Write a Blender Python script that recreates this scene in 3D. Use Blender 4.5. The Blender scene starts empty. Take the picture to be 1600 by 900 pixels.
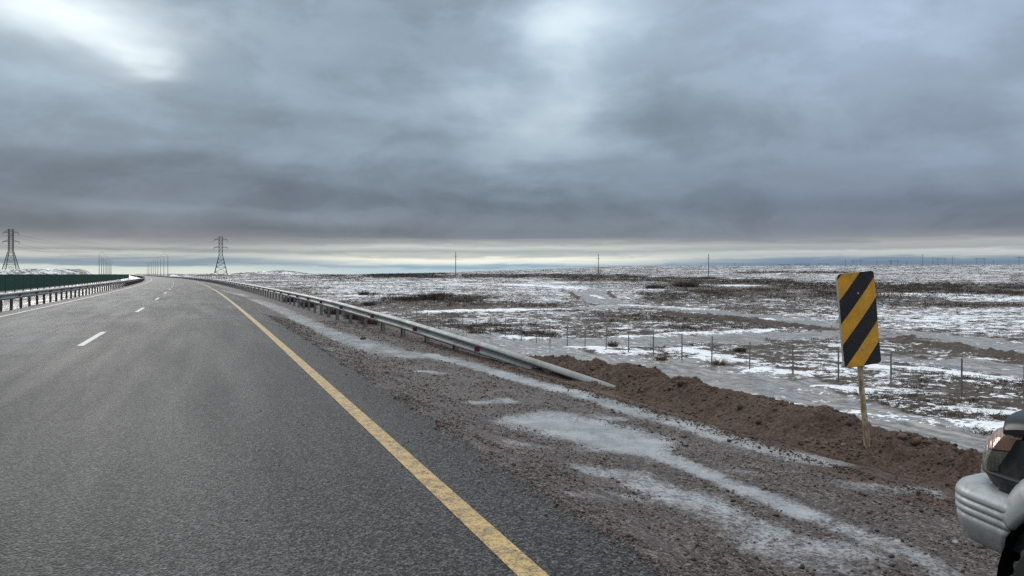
import bpy, bmesh, math, random
import numpy as np
from mathutils import Vector, Matrix
PI = math.pi
rnd = random.Random(7)
sc = bpy.context.scene
COL = sc.collection

# ---------------------------------------------------------------- camera
F = 1155.0            # focal length in photo pixels (1600 wide)
HY = 428.0            # horizon row
CH = 1.45             # eye height above the carriageway
cam = bpy.data.cameras.new('camera'); camo = bpy.data.objects.new('camera', cam); COL.objects.link(camo)
cam.sensor_width = 36; cam.lens = F / 1600 * 36
cam.shift_y = -(450 - HY) / 1600
cam.clip_start = 0.05; cam.clip_end = 30000
camo.location = (0, 0, CH); camo.rotation_euler = (math.radians(90), 0, 0)
sc.camera = camo
sc.view_settings.view_transform = 'Standard'; sc.view_settings.look = 'None'
sc.view_settings.gamma = 1; sc.view_settings.use_curve_mapping = False
sc.view_settings.exposure = 0
sc.cycles.use_denoising = False; sc.cycles.adaptive_threshold = 0.005
SUN_AZ = math.radians(-30.5); SUN_EL = math.radians(17)

# ---------------------------------------------------------------- node helpers
def lin(c):
    c = c / 255.0
    return c / 12.92 if c <= 0.04045 else ((c + 0.055) / 1.055) ** 2.4
def L3(r, g, b, k=1.0): return (lin(r) * k, lin(g) * k, lin(b) * k, 1)

class NT:
    def __init__(s, tree): s.t = tree; s.n = tree.nodes; s.l = tree.links
    def put(s, sock, v):
        if v is None: return
        if isinstance(v, bpy.types.NodeSocket): s.l.new(v, sock)
        else: sock.default_value = v
    def math(s, op, a, b=None, c=None, clamp=False):
        n = s.n.new('ShaderNodeMath'); n.operation = op; n.use_clamp = clamp
        s.put(n.inputs[0], a)
        if b is not None: s.put(n.inputs[1], b)
        if c is not None: s.put(n.inputs[2], c)
        return n.outputs[0]
    def vmath(s, op, a, b=None, scale=None):
        n = s.n.new('ShaderNodeVectorMath'); n.operation = op
        s.put(n.inputs[0], a)
        if b is not None: s.put(n.inputs[1], b)
        if scale is not None: s.put(n.inputs['Scale'], scale)
        return n.outputs['Value'] if op in ('LENGTH', 'DOT_PRODUCT') else n.outputs[0]
    def sep(s, v):
        n = s.n.new('ShaderNodeSeparateXYZ'); s.l.new(v, n.inputs[0]); return n.outputs
    def comb(s, x=0.0, y=0.0, z=0.0):
        n = s.n.new('ShaderNodeCombineXYZ')
        for i, v in enumerate((x, y, z)): s.put(n.inputs[i], v)
        return n.outputs[0]
    def noise(s, vec, scale=1.0, detail=4.0, rough=0.5, dist=0.0, lac=2.0, color=False):
        n = s.n.new('ShaderNodeTexNoise'); n.noise_dimensions = '3D'
        s.put(n.inputs['Vector'], vec); s.put(n.inputs['Scale'], scale); s.put(n.inputs['Detail'], detail)
        s.put(n.inputs['Roughness'], rough); s.put(n.inputs['Distortion'], dist); s.put(n.inputs['Lacunarity'], lac)
        return n.outputs['Color'] if color else n.outputs['Fac']
    def voro(s, vec, scale, feature='F1', out='Color', rand=1.0):
        n = s.n.new('ShaderNodeTexVoronoi'); n.feature = feature
        s.put(n.inputs['Vector'], vec); s.put(n.inputs['Scale'], scale); s.put(n.inputs['Randomness'], rand)
        return n.outputs[out]
    def ramp(s, fac, stops, interp='LINEAR'):
        n = s.n.new('ShaderNodeValToRGB'); n.color_ramp.interpolation = interp
        e = n.color_ramp.elements
        while len(e) < len(stops): e.new(0.5)
        for i, (p, c) in enumerate(stops):
            e[i].position = p
            e[i].color = c if len(c) == 4 else (*c, 1)
        s.put(n.inputs[0], fac); return n.outputs[0]
    def mapr(s, v, a, b, c=0.0, d=1.0, smooth=True):
        n = s.n.new('ShaderNodeMapRange'); n.interpolation_type = 'SMOOTHSTEP' if smooth else 'LINEAR'
        s.put(n.inputs[0], v)
        for i, x in enumerate((a, b, c, d)): s.put(n.inputs[i + 1], x)
        return n.outputs[0]
    def mix(s, fac, a, b, mode='MIX'):
        n = s.n.new('ShaderNodeMix'); n.data_type = 'RGBA'; n.blend_type = mode
        s.put(n.inputs[0], fac); s.put(n.inputs[6], a); s.put(n.inputs[7], b); return n.outputs[2]
    def attr(s, name):
        n = s.n.new('ShaderNodeAttribute'); n.attribute_name = name; return n.outputs['Fac']
    def bump(s, h, strength=0.5, dist=0.02, normal=None):
        n = s.n.new('ShaderNodeBump'); s.put(n.inputs['Strength'], strength); s.put(n.inputs['Distance'], dist)
        s.put(n.inputs['Height'], h)
        if normal is not None: s.l.new(normal, n.inputs['Normal'])
        return n.outputs[0]

# ---------------------------------------------------------------- world: overcast sky
world = bpy.data.worlds.new('World'); sc.world = world; world.use_nodes = True
world.node_tree.nodes.clear()
W = NT(world.node_tree)
def build_world():
    tc = W.n.new('ShaderNodeTexCoord').outputs['Generated']
    x, y, z = W.sep(tc)[0:3]
    az = W.math('ARCTAN2', x, y)
    el = W.math('ARCSINE', z)
    elp = W.math('MAXIMUM', el, 0.0)
    # cloud deck seen in perspective
    zz = W.math('ADD', W.math('MAXIMUM', z, 0.0), 0.13)
    px = W.math('DIVIDE', x, zz); py = W.math('DIVIDE', y, zz)
    P = W.comb(px, py, 3.7)
    wv = W.vmath('SCALE', W.vmath('SUBTRACT', W.noise(P, 0.55, 2, 0.5, color=True), (0.5, 0.5, 0.5)), scale=1.1)
    P2 = W.vmath('ADD', P, wv)
    n1 = W.noise(P2, 1.0, 5, 0.46)
    n2 = W.noise(W.comb(px, py, 11.0), 0.40, 4, 0.5)
    # base luminance against elevation
    Y = lambda r: math.atan((HY - r) / F) / 0.42
    def G(r, g, b): return L3(r, g, b)
    elq = W.math('DIVIDE', elp, 0.42, clamp=True)
    base = W.ramp(elq, [(Y(428), G(158, 166, 170)), (Y(372), G(130, 135, 143)), (Y(350), G(124, 131, 141)), (Y(325), G(121, 130, 142)),
                        (Y(290), G(128, 138, 151)), (Y(250), G(138, 149, 162)), (Y(190), G(146, 158, 171)),
                        (Y(120), G(151, 164, 178)), (Y(40), G(157, 170, 185)), (1.0, G(168, 179, 191))])
    # gaussian lumps of brighter / darker cloud in fixed sky directions
    def blob(cx, cy, rx, ry, amp, rot=0.0):
        a0 = math.atan((cx - 800) / F); e0 = math.atan((HY - cy) / math.hypot(F, cx - 800))
        da = W.math('SUBTRACT', az, a0); de = W.math('SUBTRACT', el, e0)
        c, s_ = math.cos(rot), math.sin(rot)
        u = W.math('ADD', W.math('MULTIPLY', da, c * F / rx), W.math('MULTIPLY', de, s_ * F / rx))
        v = W.math('ADD', W.math('MULTIPLY', da, -s_ * F / ry), W.math('MULTIPLY', de, c * F / ry))
        d2 = W.math('ADD', W.math('MULTIPLY', u, u), W.math('MULTIPLY', v, v))
        return W.math('MULTIPLY', W.math('EXPONENT', W.math('MULTIPLY', d2, -1.0)), amp)
    az0 = az
    # wobble the directions a little so that the lumps have cloud-like edges
    wob = W.noise(P, 1.3, 4, 0.55, color=True)
    wx, wy, wz = W.sep(wob)[0:3]
    az = W.math('ADD', az, W.math('MULTIPLY', W.math('SUBTRACT', wx, 0.5), 0.26))
    elw = W.math('MULTIPLY', W.math('SUBTRACT', wy, 0.5), 0.13)
    el_true = el
    el = W.math('ADD', el, W.math('MULTIPLY', elw, W.mapr(el_true, 0.03, 0.16)))
    blobs = [
        (870, 30, 75, 60, 0.34, 0), (905, 90, 110, 60, 0.20, 0), (820, 100, 60, 60, 0.12, 0),
        (850, 200, 95, 48, 0.26, 0.2), (725, 168, 130, 26, 0.20, -0.1), (900, 150, 60, 60, 0.10, 0),
        (700, 240, 240, 22, 0.10, 0), (930, 255, 80, 26, 0.12, 0), (835, 290, 60, 18, 0.10, 0),
        (1370, 80, 150, 46, 0.10, 0.1), (1500, 115, 140, 60, 0.08, 0), (1600, 245, 110, 40, 0.14, 0),
        (1250, 30, 160, 40, 0.10, 0), (400, 110, 260, 40, 0.07, -0.1), (40, 110, 120, 50, 0.12, 0),
        (230, 225, 130, 16, 0.07, 0), (300, 190, 90, 14, 0.06, 0), (60, 315, 160, 14, 0.08, 0),
        (480, 340, 170, 10, 0.10, 0), (330, 328, 200, 8, 0.06, 0),
        (1250, 280, 420, 170, 0.075, 0), (1200, 90, 200, 70, 0.05, 0), (1150, 40, 80, 60, -0.03, 0), (330, 270, 300, 26, -0.07, 0), (480, 170, 160, 30, -0.06, 0),
        (1030, 190, 170, 45, -0.09, 0), (830, 320, 350, 22, -0.08, 0), (1380, 320, 260, 26, -0.08, 0),
        (560, 70, 110, 60, -0.05, 0), (1500, 200, 160, 30, -0.06, 0), (1150, 280, 180, 22, -0.04, 0),
        (100, 345, 220, 14, -0.06, 0), (640, 362, 260, 8, -0.06, 0), (1300, 355, 300, 10, -0.06, 0),
    ]
    tot = None
    for b in blobs:
        v = blob(*b); tot = v if tot is None else W.math('ADD', tot, v)
    nz = W.math('ADD', W.math('MULTIPLY', W.math('SUBTRACT', n1, 0.5), 0.85), W.math('MULTIPLY', W.math('SUBTRACT', n2, 0.5), 0.45))
    L1 = W.noise(W.vmath('ADD', W.comb(W.math('MULTIPLY', az0, 6.0), W.math('MULTIPLY', el_true, 11.5), 8.0), W.vmath('SCALE', wv, scale=0.5)), 1.0, 7, 0.55, 0.25)
    L2 = W.noise(W.vmath('ADD', W.comb(W.math('MULTIPLY', az0, 14.0), W.math('MULTIPLY', el_true, 24.0), 3.0), W.vmath('SCALE', wv, scale=0.8)), 1.0, 6, 0.6, 0.3)
    L1 = W.math('ADD', W.math('MULTIPLY', L1, 0.5), W.math('MULTIPLY', W.mapr(L1, 0.42, 0.56, 0.36, 0.64), 0.5))
    nz = W.math('ADD', W.math('MULTIPLY', nz, 0.35), W.math('ADD', W.math('MULTIPLY', W.math('SUBTRACT', L1, 0.5), 0.80), W.math('MULTIPLY', W.math('SUBTRACT', L2, 0.5), 0.28)))
    gain = W.math('ADD', 1.02, W.math('ADD', W.math('MULTIPLY', tot, 2.0), nz))
    gain = W.math('MAXIMUM', gain, 0.62)
    cl = W.vmath('MULTIPLY', W.vmath('SCALE', base, scale=gain), (0.90, 0.965, 0.985))
    # bright pale clouds are less blue
    hi = W.mapr(W.math('ADD', tot, W.math('MULTIPLY', nz, 0.3)), 0.1, 0.6)
    cl = W.mix(W.math('MULTIPLY', hi, W.mapr(az0, 0.15, 0.40, 0.9, 0.0)), cl, W.vmath('MULTIPLY', cl, (1.20, 1.09, 0.95)))
    cl = W.mix(W.mapr(az0, 0.15, 0.45, 0.0, 1.0), cl, W.vmath('MULTIPLY', cl, (1.0, 0.985, 1.03)))
    # the sun glowing through the deck, upper left
    g1 = blob(50, 8, 150, 34, 0.34); g2 = blob(115, 42, 90, 36, 0.17, -0.4); g3 = blob(195, 84, 70, 14, 0.22, -0.04); g4 = blob(85, 45, 150, 56, 0.14)
    g = W.math('ADD', W.math('ADD', g1, g2), W.math('ADD', g3, g4))
    cl = W.vmath('ADD', cl, W.vmath('SCALE', (1.0, 1.02, 0.93), scale=g))
    # thin layers of light and blue distance near the horizon
    st = W.noise(W.comb(W.math('MULTIPLY', az, 5.0), W.math('MULTIPLY', el_true, 62.0), 2.0), 1.0, 5, 0.55)
    st2 = W.noise(W.comb(W.math('MULTIPLY', az, 16.0), W.math('MULTIPLY', el_true, 210.0), 5.0), 1.0, 4, 0.6)
    eb = W.math('ADD', el_true, W.math('ADD', W.math('MULTIPLY', W.math('SUBTRACT', st, 0.5), 0.014),
                                       W.math('MULTIPLY', W.math('SUBTRACT', st2, 0.5), 0.009)))
    # the lit gap sits a little lower towards the right
    E = lambda r: ((HY - r) / F + 0.006) / 0.07
    ebq = W.math('DIVIDE', W.math('ADD', eb, 0.006), 0.07, clamp=True)
    band = W.ramp(ebq, [(E(434), G(222, 230, 220)), (E(424), G(216, 224, 214)), (E(419), G(205, 216, 210)), (E(415), G(140, 160, 174)),
                        (E(410), G(134, 152, 167)), (E(405), G(168, 180, 184)), (E(400), G(196, 200, 194)), (E(395), G(152, 160, 163)),
                        (E(389), G(172, 177, 176)), (E(382), G(152, 157, 160)), (E(374), G(132, 137, 145)), (1.0, G(116, 122, 133))])
    band_c = W.ramp(ebq, [(E(434), G(190, 208, 218)), (E(422), G(182, 204, 215)), (E(418), G(148, 174, 190)), (E(415), G(165, 186, 200)), (E(411), G(222, 228, 222)),
                        (E(405), G(248, 250, 236)), (E(400), G(196, 198, 192)), (E(394), G(166, 176, 179)), (E(387), G(204, 207, 203)),
                        (E(379), G(162, 167, 168)), (E(371), G(130, 137, 147)), (1.0, G(116, 123, 134))])
    band_r = W.ramp(ebq, [(E(434), G(140, 160, 180)), (E(420), G(120, 142, 166)), (E(413), G(112, 134, 158)), (E(407), G(130, 149, 166)),
                          (E(402), G(186, 194, 196)), (E(397), G(198, 202, 200)), (E(392), G(165, 171, 174)), (E(385), G(172, 176, 177)),
                          (E(377), G(142, 147, 153)), (1.0, G(114, 121, 132))])
    band = W.mix(W.mapr(az0, -0.42, -0.12), band, band_c)
    band = W.mix(W.mapr(az0, 0.05, 0.38), band, band_r)
    front = W.mapr(W.math('ADD', el_true, W.math('MULTIPLY', W.math('SUBTRACT', st, 0.5), 0.03)), 0.036, 0.06)
    skyc = W.mix(front, band, cl)
    # an overcast zenith is brighter than the deck low over the plain
    zen = W.mapr(el_true, 0.40, 1.1, 1.0, ZENITH)
    skyc = W.vmath('SCALE', skyc, scale=W.math('MULTIPLY', zen, 10.0))
    skyc = W.mix(W.mapr(el_true, 0.40, 0.9), skyc, W.vmath('MULTIPLY', skyc, (1.22, 1.02, 0.86)))
    ni = W.n.new('ShaderNodeTexSky'); ni.sky_type = 'NISHITA'; ni.sun_disc = False
    ni.sun_elevation = SUN_EL; ni.sun_rotation = SUN_AZ
    skyc = W.mix(0.006, skyc, ni.outputs[0])
    bg = W.n.new('ShaderNodeBackground'); W.l.new(skyc, bg.inputs[0]); bg.inputs[1].default_value = 0.1
    out = W.n.new('ShaderNodeOutputWorld'); W.l.new(bg.outputs[0], out.inputs[0])
    world.cycles.sampling_method = 'MANUAL'; world.cycles.sample_map_resolution = 512
ZENITH = 3.6
build_world()

sun = bpy.data.lights.new('sun', 'SUN'); sun.energy = 0.7; sun.angle = math.radians(18); sun.color = (1, 0.96, 0.9)
suno = bpy.data.objects.new('sun', sun); COL.objects.link(suno)
sd = Vector((math.sin(SUN_AZ) * math.cos(SUN_EL), math.cos(SUN_AZ) * math.cos(SUN_EL), math.sin(SUN_EL)))
suno.rotation_euler = sd.to_track_quat('Z', 'Y').to_euler(); suno.location = (0, 0, 40)

# ---------------------------------------------------------------- numpy noise
def _hash(ix, iy, seed):
    h = (ix.astype(np.int64) * 374761393 + iy.astype(np.int64) * 668265263 + seed * 974634777) & 0xFFFFFFFF
    h = ((h ^ (h >> 13)) * 1274126177) & 0xFFFFFFFF
    h = h ^ (h >> 16)
    return (h & 0xFFFFFF) / float(0x1000000)
def perlin(x, y, seed=0):
    x = np.asarray(x, float); y = np.asarray(y, float)
    ix = np.floor(x); iy = np.floor(y); fx = x - ix; fy = y - iy
    def g(dx, dy):
        a = _hash(ix + dx, iy + dy, seed) * 2 * PI
        return np.cos(a) * (fx - dx) + np.sin(a) * (fy - dy)
    u = fx * fx * fx * (fx * (fx * 6 - 15) + 10); v = fy * fy * fy * (fy * (fy * 6 - 15) + 10)
    a = g(0, 0) * (1 - u) + g(1, 0) * u; b = g(0, 1) * (1 - u) + g(1, 1) * u
    return (a * (1 - v) + b * v) * 1.4
def fbm(x, y, octv=4, seed=0, gain=0.5):
    r = 0; a = 1; f = 1
    for i in range(octv):
        r = r + a * perlin(x * f, y * f, seed + i * 17); a *= gain; f *= 2.03
    return r
def sstep(a, b, v):
    t = np.clip((v - a) / (b - a), 0, 1); return t * t * (3 - 2 * t)

# ---------------------------------------------------------------- road axis (t along, s to the right of the yellow line)
TH0, KAP, TC = 0.393, 0.0003, 300.0
X0, Y0 = 0.10, 3.55
def axis(t):
    t = np.asarray(t, float); tm = np.minimum(t, TC); th = TH0 + KAP * tm
    x = X0 + (np.cos(th) - math.cos(TH0)) / KAP; y = Y0 + (np.sin(th) - math.sin(TH0)) / KAP
    e = np.maximum(t - TC, 0)
    return x - e * np.sin(th), y + e * np.cos(th), th
def road_xy(t, s):
    x, y, th = axis(t); return x + s * np.cos(th), y + s * np.sin(th)
def to_ts(X, Y):
    X = np.asarray(X, float); Y = np.asarray(Y, float)
    t = (Y - Y0) * math.cos(TH0) - (X - X0) * math.sin(TH0)
    for _ in range(6):
        x, y, th = axis(np.clip(t, -400, 9000))
        t = np.clip(t + (-(X - x) * np.sin(th) + (Y - y) * np.cos(th)), -400, 9000)
    x, y, th = axis(t)
    return t, (X - x) * np.cos(th) + (Y - y) * np.sin(th)

SP = np.array([-60, -34, -27, -25, -16.2, -15.5, -12.5, -9.6, -8.6, -8.2, 0.5, 0.72, 1.15, 1.7, 3.4, 4.4, 5.3, 10.6, 12.0, 60])
ZP = np.array([-1.6, -1.5, -0.2, -0.03, -0.03, -0.12, -0.45, -0.22, -0.08, -0.03, -0.03, -0.035, -0.15, -0.285, -0.33, -0.38, -0.46, -3.5, -3.6, -3.6])
def gz(X, Y, fine=True):
    X = np.asarray(X, float); Y = np.asarray(Y, float)
    t, s = to_ts(X, Y)
    z = np.interp(s, SP, ZP)
    R = np.hypot(X, Y); q = X / np.maximum(Y, 1.0)
    fr = np.where(Y > 0, 1.0, 0.0)
    field = sstep(9, 13, s)
    rise = 2.9 * sstep(70, 450, R) + fr * sstep(500, 1700, R) * (1.5 + 17.5 * sstep(-0.22, 0.22, q))
    z = z + rise * field
    lf = sstep(-26, -34, s)
    z = z + lf * (1.8 * sstep(60, 500, R))
    # low snowy hummocks left of the far carriageway and by the pylon
    mm = 0.0
    for (px, Z, w, d, h) in ((5, 230, 13, 14, 3.3), (30, 225, 11, 12, 3.5), (52, 260, 12, 14, 3.6), (75, 290, 14, 16, 4.0), (97, 300, 12, 16, 3.9), (118, 330, 13, 18, 3.9), (138, 360, 13, 18, 3.7), (-40, 220, 24, 18, 3.4)):
        cx = (px - 800) / F * Z
        mm = np.maximum(mm, h * np.exp(-((X - cx) / w) ** 2 - ((Y - Z) / d) ** 2))
    z = z + lf * mm
    for (px, Z, w, d, h) in ((268, 520, 9, 12, 2.4), (330, 560, 14, 14, 2.6), (410, 700, 40, 20, 3.4), (450, 720, 22, 20, 3.8), (300, 600, 18, 14, 1.4)):
        cx = (px - 800) / F * Z
        z = z + field * h * np.exp(-((X - cx) / w) ** 2 - ((Y - Z) / d) ** 2)
    if fine:
        off = np.maximum(field, lf)
        z = z + off * (0.10 * fbm(X / 3.1, Y / 3.1, 4, 5) + 0.35 * fbm(X / 45, Y / 45, 2, 9) * sstep(30, 120, R)
                       + 1.2 * fbm(X / 260, Y / 260, 3, 21) * sstep(250, 900, R))
        sh = sstep(0.7, 1.3, s) * (1 - field)
        z = z + sh * (0.018 * fbm(X / 0.5, Y / 0.5, 3, 3) + 0.008 * fbm(X / 0.06, Y / 0.06, 2, 4) * (R < 25))
        md = sstep(-8.3, -9.0, s) * (1 - sstep(-15.3, -15.8, s)) * 0 + ((s < -8.6) & (s > -15.4)) * 1.0
        z = z + md * 0.05 * fbm(X / 1.2, Y / 1.2, 3, 8)
        z = z - sstep(5.2, 7.5, s) * (1 - sstep(8.5, 11.5, s)) * 0.06 * np.abs(fbm(X / 0.7, Y / 0.7, 3, 31))
    return z
def z1(x, y): return float(gz(np.array([x]), np.array([y]))[0])
def hit(px, py):
    """where the ray of photo pixel (px, py) meets the ground"""
    dx = (px - 800) / F; dz = -(py - HY) / F
    Y = np.geomspace(1.5, 6000, 5000); X = dx * Y; Zr = CH + dz * Y
    g = gz(X, Y, False); k = np.argmax(Zr <= g)
    if Zr[k] > g[k]: k = len(Y) - 1
    return float(X[k]), float(Y[k])
def track(pts): return [hit(*p) for p in pts]
def dpoly(X, Y, pts):
    d = np.full(X.shape, 1e9)
    if len(pts) == 1: return np.hypot(X - pts[0][0], Y - pts[0][1])
    for (ax, ay), (bx, by) in zip(pts[:-1], pts[1:]):
        vx, vy = bx - ax, by - ay; L = vx * vx + vy * vy + 1e-9
        h = np.clip(((X - ax) * vx + (Y - ay) * vy) / L, 0, 1)
        d = np.minimum(d, np.hypot(X - ax - h * vx, Y - ay - h * vy))
    return d

# ---------------------------------------------------------------- mesh helpers
def npmesh(name, V, Fc, mat=None, smooth=False, parent=None, attrs=None):
    V = np.asarray(V, np.float32); Fc = np.asarray(Fc, np.int32); k = Fc.shape[1]
    me = bpy.data.meshes.new(name); me.vertices.add(len(V)); me.vertices.foreach_set('co', V.ravel())
    me.loops.add(Fc.size); me.loops.foreach_set('vertex_index', Fc.ravel())
    me.polygons.add(len(Fc)); me.polygons.foreach_set('loop_start', np.arange(0, Fc.size, k, dtype=np.int32))
    me.polygons.foreach_set('loop_total', np.full(len(Fc), k, np.int32))
    if smooth: me.polygons.foreach_set('use_smooth', np.ones(len(Fc), bool))
    me.update(calc_edges=True)
    if attrs:
        for an, av in attrs.items():
            a = me.attributes.new(an, 'FLOAT', 'POINT'); a.data.foreach_set('value', np.asarray(av, np.float32))
    if mat: me.materials.append(mat)
    o = bpy.data.objects.new(name, me); COL.objects.link(o)
    if parent: o.parent = parent
    return o
def grid_faces(nu, nv):
    i = np.arange(nu - 1)[:, None] * nv + np.arange(nv - 1)[None, :]
    i = i.ravel(); return np.stack([i, i + 1, i + nv + 1, i + nv], 1)
class MB:
    """collects verts and faces of one part"""
    def __init__(s): s.v = []; s.f = []
    def add(s, vs, fs):
        b = len(s.v); s.v += [tuple(v) for v in vs]; s.f += [tuple(b + i for i in f) for f in fs]; return s
    def box(s, c, d, M=None, taper=1.0):
        vs = []
        for z in (-1, 1):
            k = taper if z > 0 else 1.0
            for x, y in ((-1, -1), (1, -1), (1, 1), (-1, 1)): vs.append(Vector((x * d[0] / 2 * k, y * d[1] / 2 * k, z * d[2] / 2)))
        if M: vs = [M @ v for v in vs]
        vs = [v + Vector(c) for v in vs]
        return s.add(vs, [(3, 2, 1, 0), (4, 5, 6, 7), (0, 1, 5, 4), (1, 2, 6, 5), (2, 3, 7, 6), (3, 0, 4, 7)])
    def tube(s, pts, r, n=8, cap=True):
        pts = [Vector(p) for p in pts]; rs = r if isinstance(r, (list, tuple)) else [r] * len(pts)
        vs = []
        up0 = None
        for i, p in enumerate(pts):
            d = (pts[min(i + 1, len(pts) - 1)] - pts[max(i - 1, 0)]).normalized()
            ref = Vector((0, 0, 1)) if abs(d.z) < 0.9 else Vector((1, 0, 0))
            a = d.cross(ref).normalized(); b = d.cross(a).normalized()
            for k in range(n):
                th = 2 * PI * k / n; vs.append(p + (a * math.cos(th) + b * math.sin(th)) * rs[i])
        fs = []
        for i in range(len(pts) - 1):
            for k in range(n):
                a0 = i * n + k; a1 = i * n + (k + 1) % n; fs.append((a0, a1, a1 + n, a0 + n))
        if cap: fs.append(tuple(range(n))[::-1]); fs.append(tuple((len(pts) - 1) * n + k for k in range(n)))
        return s.add(vs, fs)
    def loft(s, rows, closed=False, flip=False):
        n = len(rows[0]); vs = [v for r in rows for v in r]; fs = []
        for i in range(len(rows) - 1):
            for k in range(n if closed else n - 1):
                a = i * n + k; b = i * n + (k + 1) % n
                f = (a, b, b + n, a + n); fs.append(f[::-1] if flip else f)
        return s.add(vs, fs)
    def build(s, name, mat, parent=None, smooth=False, bevel=0, seg=2, angle=40, fix=True):
        me = bpy.data.meshes.new(name); me.from_pydata([tuple(v) for v in s.v], [], s.f)
        if fix:
            bm = bmesh.new(); bm.from_mesh(me); bmesh.ops.recalc_face_normals(bm, faces=bm.faces); bm.to_mesh(me); bm.free()
        me.materials.append(mat)
        if smooth: me.polygons.foreach_set('use_smooth', [True] * len(me.polygons))
        o = bpy.data.objects.new(name, me); COL.objects.link(o)
        if parent: o.parent = parent
        if bevel:
            m = o.modifiers.new('bevel', 'BEVEL'); m.width = bevel; m.segments = seg; m.limit_method = 'ANGLE'; m.angle_limit = math.radians(angle)
            me.polygons.foreach_set('use_smooth', [True] * len(me.polygons))
            w = o.modifiers.new('wn', 'WEIGHTED_NORMAL'); w.keep_sharp = True
        return o
def tag(o, label=None, cat=None, group=None, kind=None):
    if label: o['label'] = label
    if cat: o['category'] = cat
    if group: o['group'] = group
    if kind: o['kind'] = kind
    return o
def empty(name, loc, rz=0.0, rot=None):
    o = bpy.data.objects.new(name, None); COL.objects.link(o); o.location = loc
    o.rotation_euler = rot if rot else (0, 0, rz); o.empty_display_size = 0.2; return o
def copy_thing(root, loc, rz=None, label=None, scale=None):
    r = root.copy(); COL.objects.link(r); r.location = loc
    if rz is not None: r.rotation_euler = (0, 0, rz)
    if scale: r.scale = scale
    if label: r['label'] = label
    def kids(a, b):
        for ch in list(a.children):
            if ch.name in made: continue
            c = ch.copy(); COL.objects.link(c); made.add(c.name); c.parent = b; kids(ch, c)
    made = set(); kids(root, r)
    return r

# ---------------------------------------------------------------- materials
def newmat(name):
    m = bpy.data.materials.new(name); m.use_nodes = True; m.node_tree.nodes.clear()
    N = NT(m.node_tree); b = N.n.new('ShaderNodeBsdfPrincipled'); o = N.n.new('ShaderNodeOutputMaterial')
    N.l.new(b.outputs[0], o.inputs[0]); return m, N, b
def simple(name, col, rough=0.6, metal=0.0, nscale=20.0, var=0.25, bump=0.15, bdist=0.004, spec=0.5, dirt=None, dirt_amt=0.35):
    m, N, b = newmat(name); tc = N.n.new('ShaderNodeTexCoord').outputs['Object']
    n = N.noise(tc, nscale, 6, 0.6)
    c = N.mix(n, (*[v * (1 - var) for v in col], 1), (*[min(1, v * (1 + var)) for v in col], 1))
    if dirt:
        d = N.noise(tc, nscale * 0.22, 6, 0.65); c = N.mix(N.math('MULTIPLY', N.mapr(d, 0.45, 0.72), dirt_amt), c, (*dirt, 1))
    N.l.new(c, b.inputs['Base Color']); b.inputs['Metallic'].default_value = metal
    N.l.new(N.mapr(n, 0.2, 0.8, rough - 0.08, rough + 0.1), b.inputs['Roughness'])
    b.inputs['Specular IOR Level'].default_value = spec
    if bump: N.l.new(N.bump(n, bump, bdist), b.inputs['Normal'])
    return m

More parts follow.
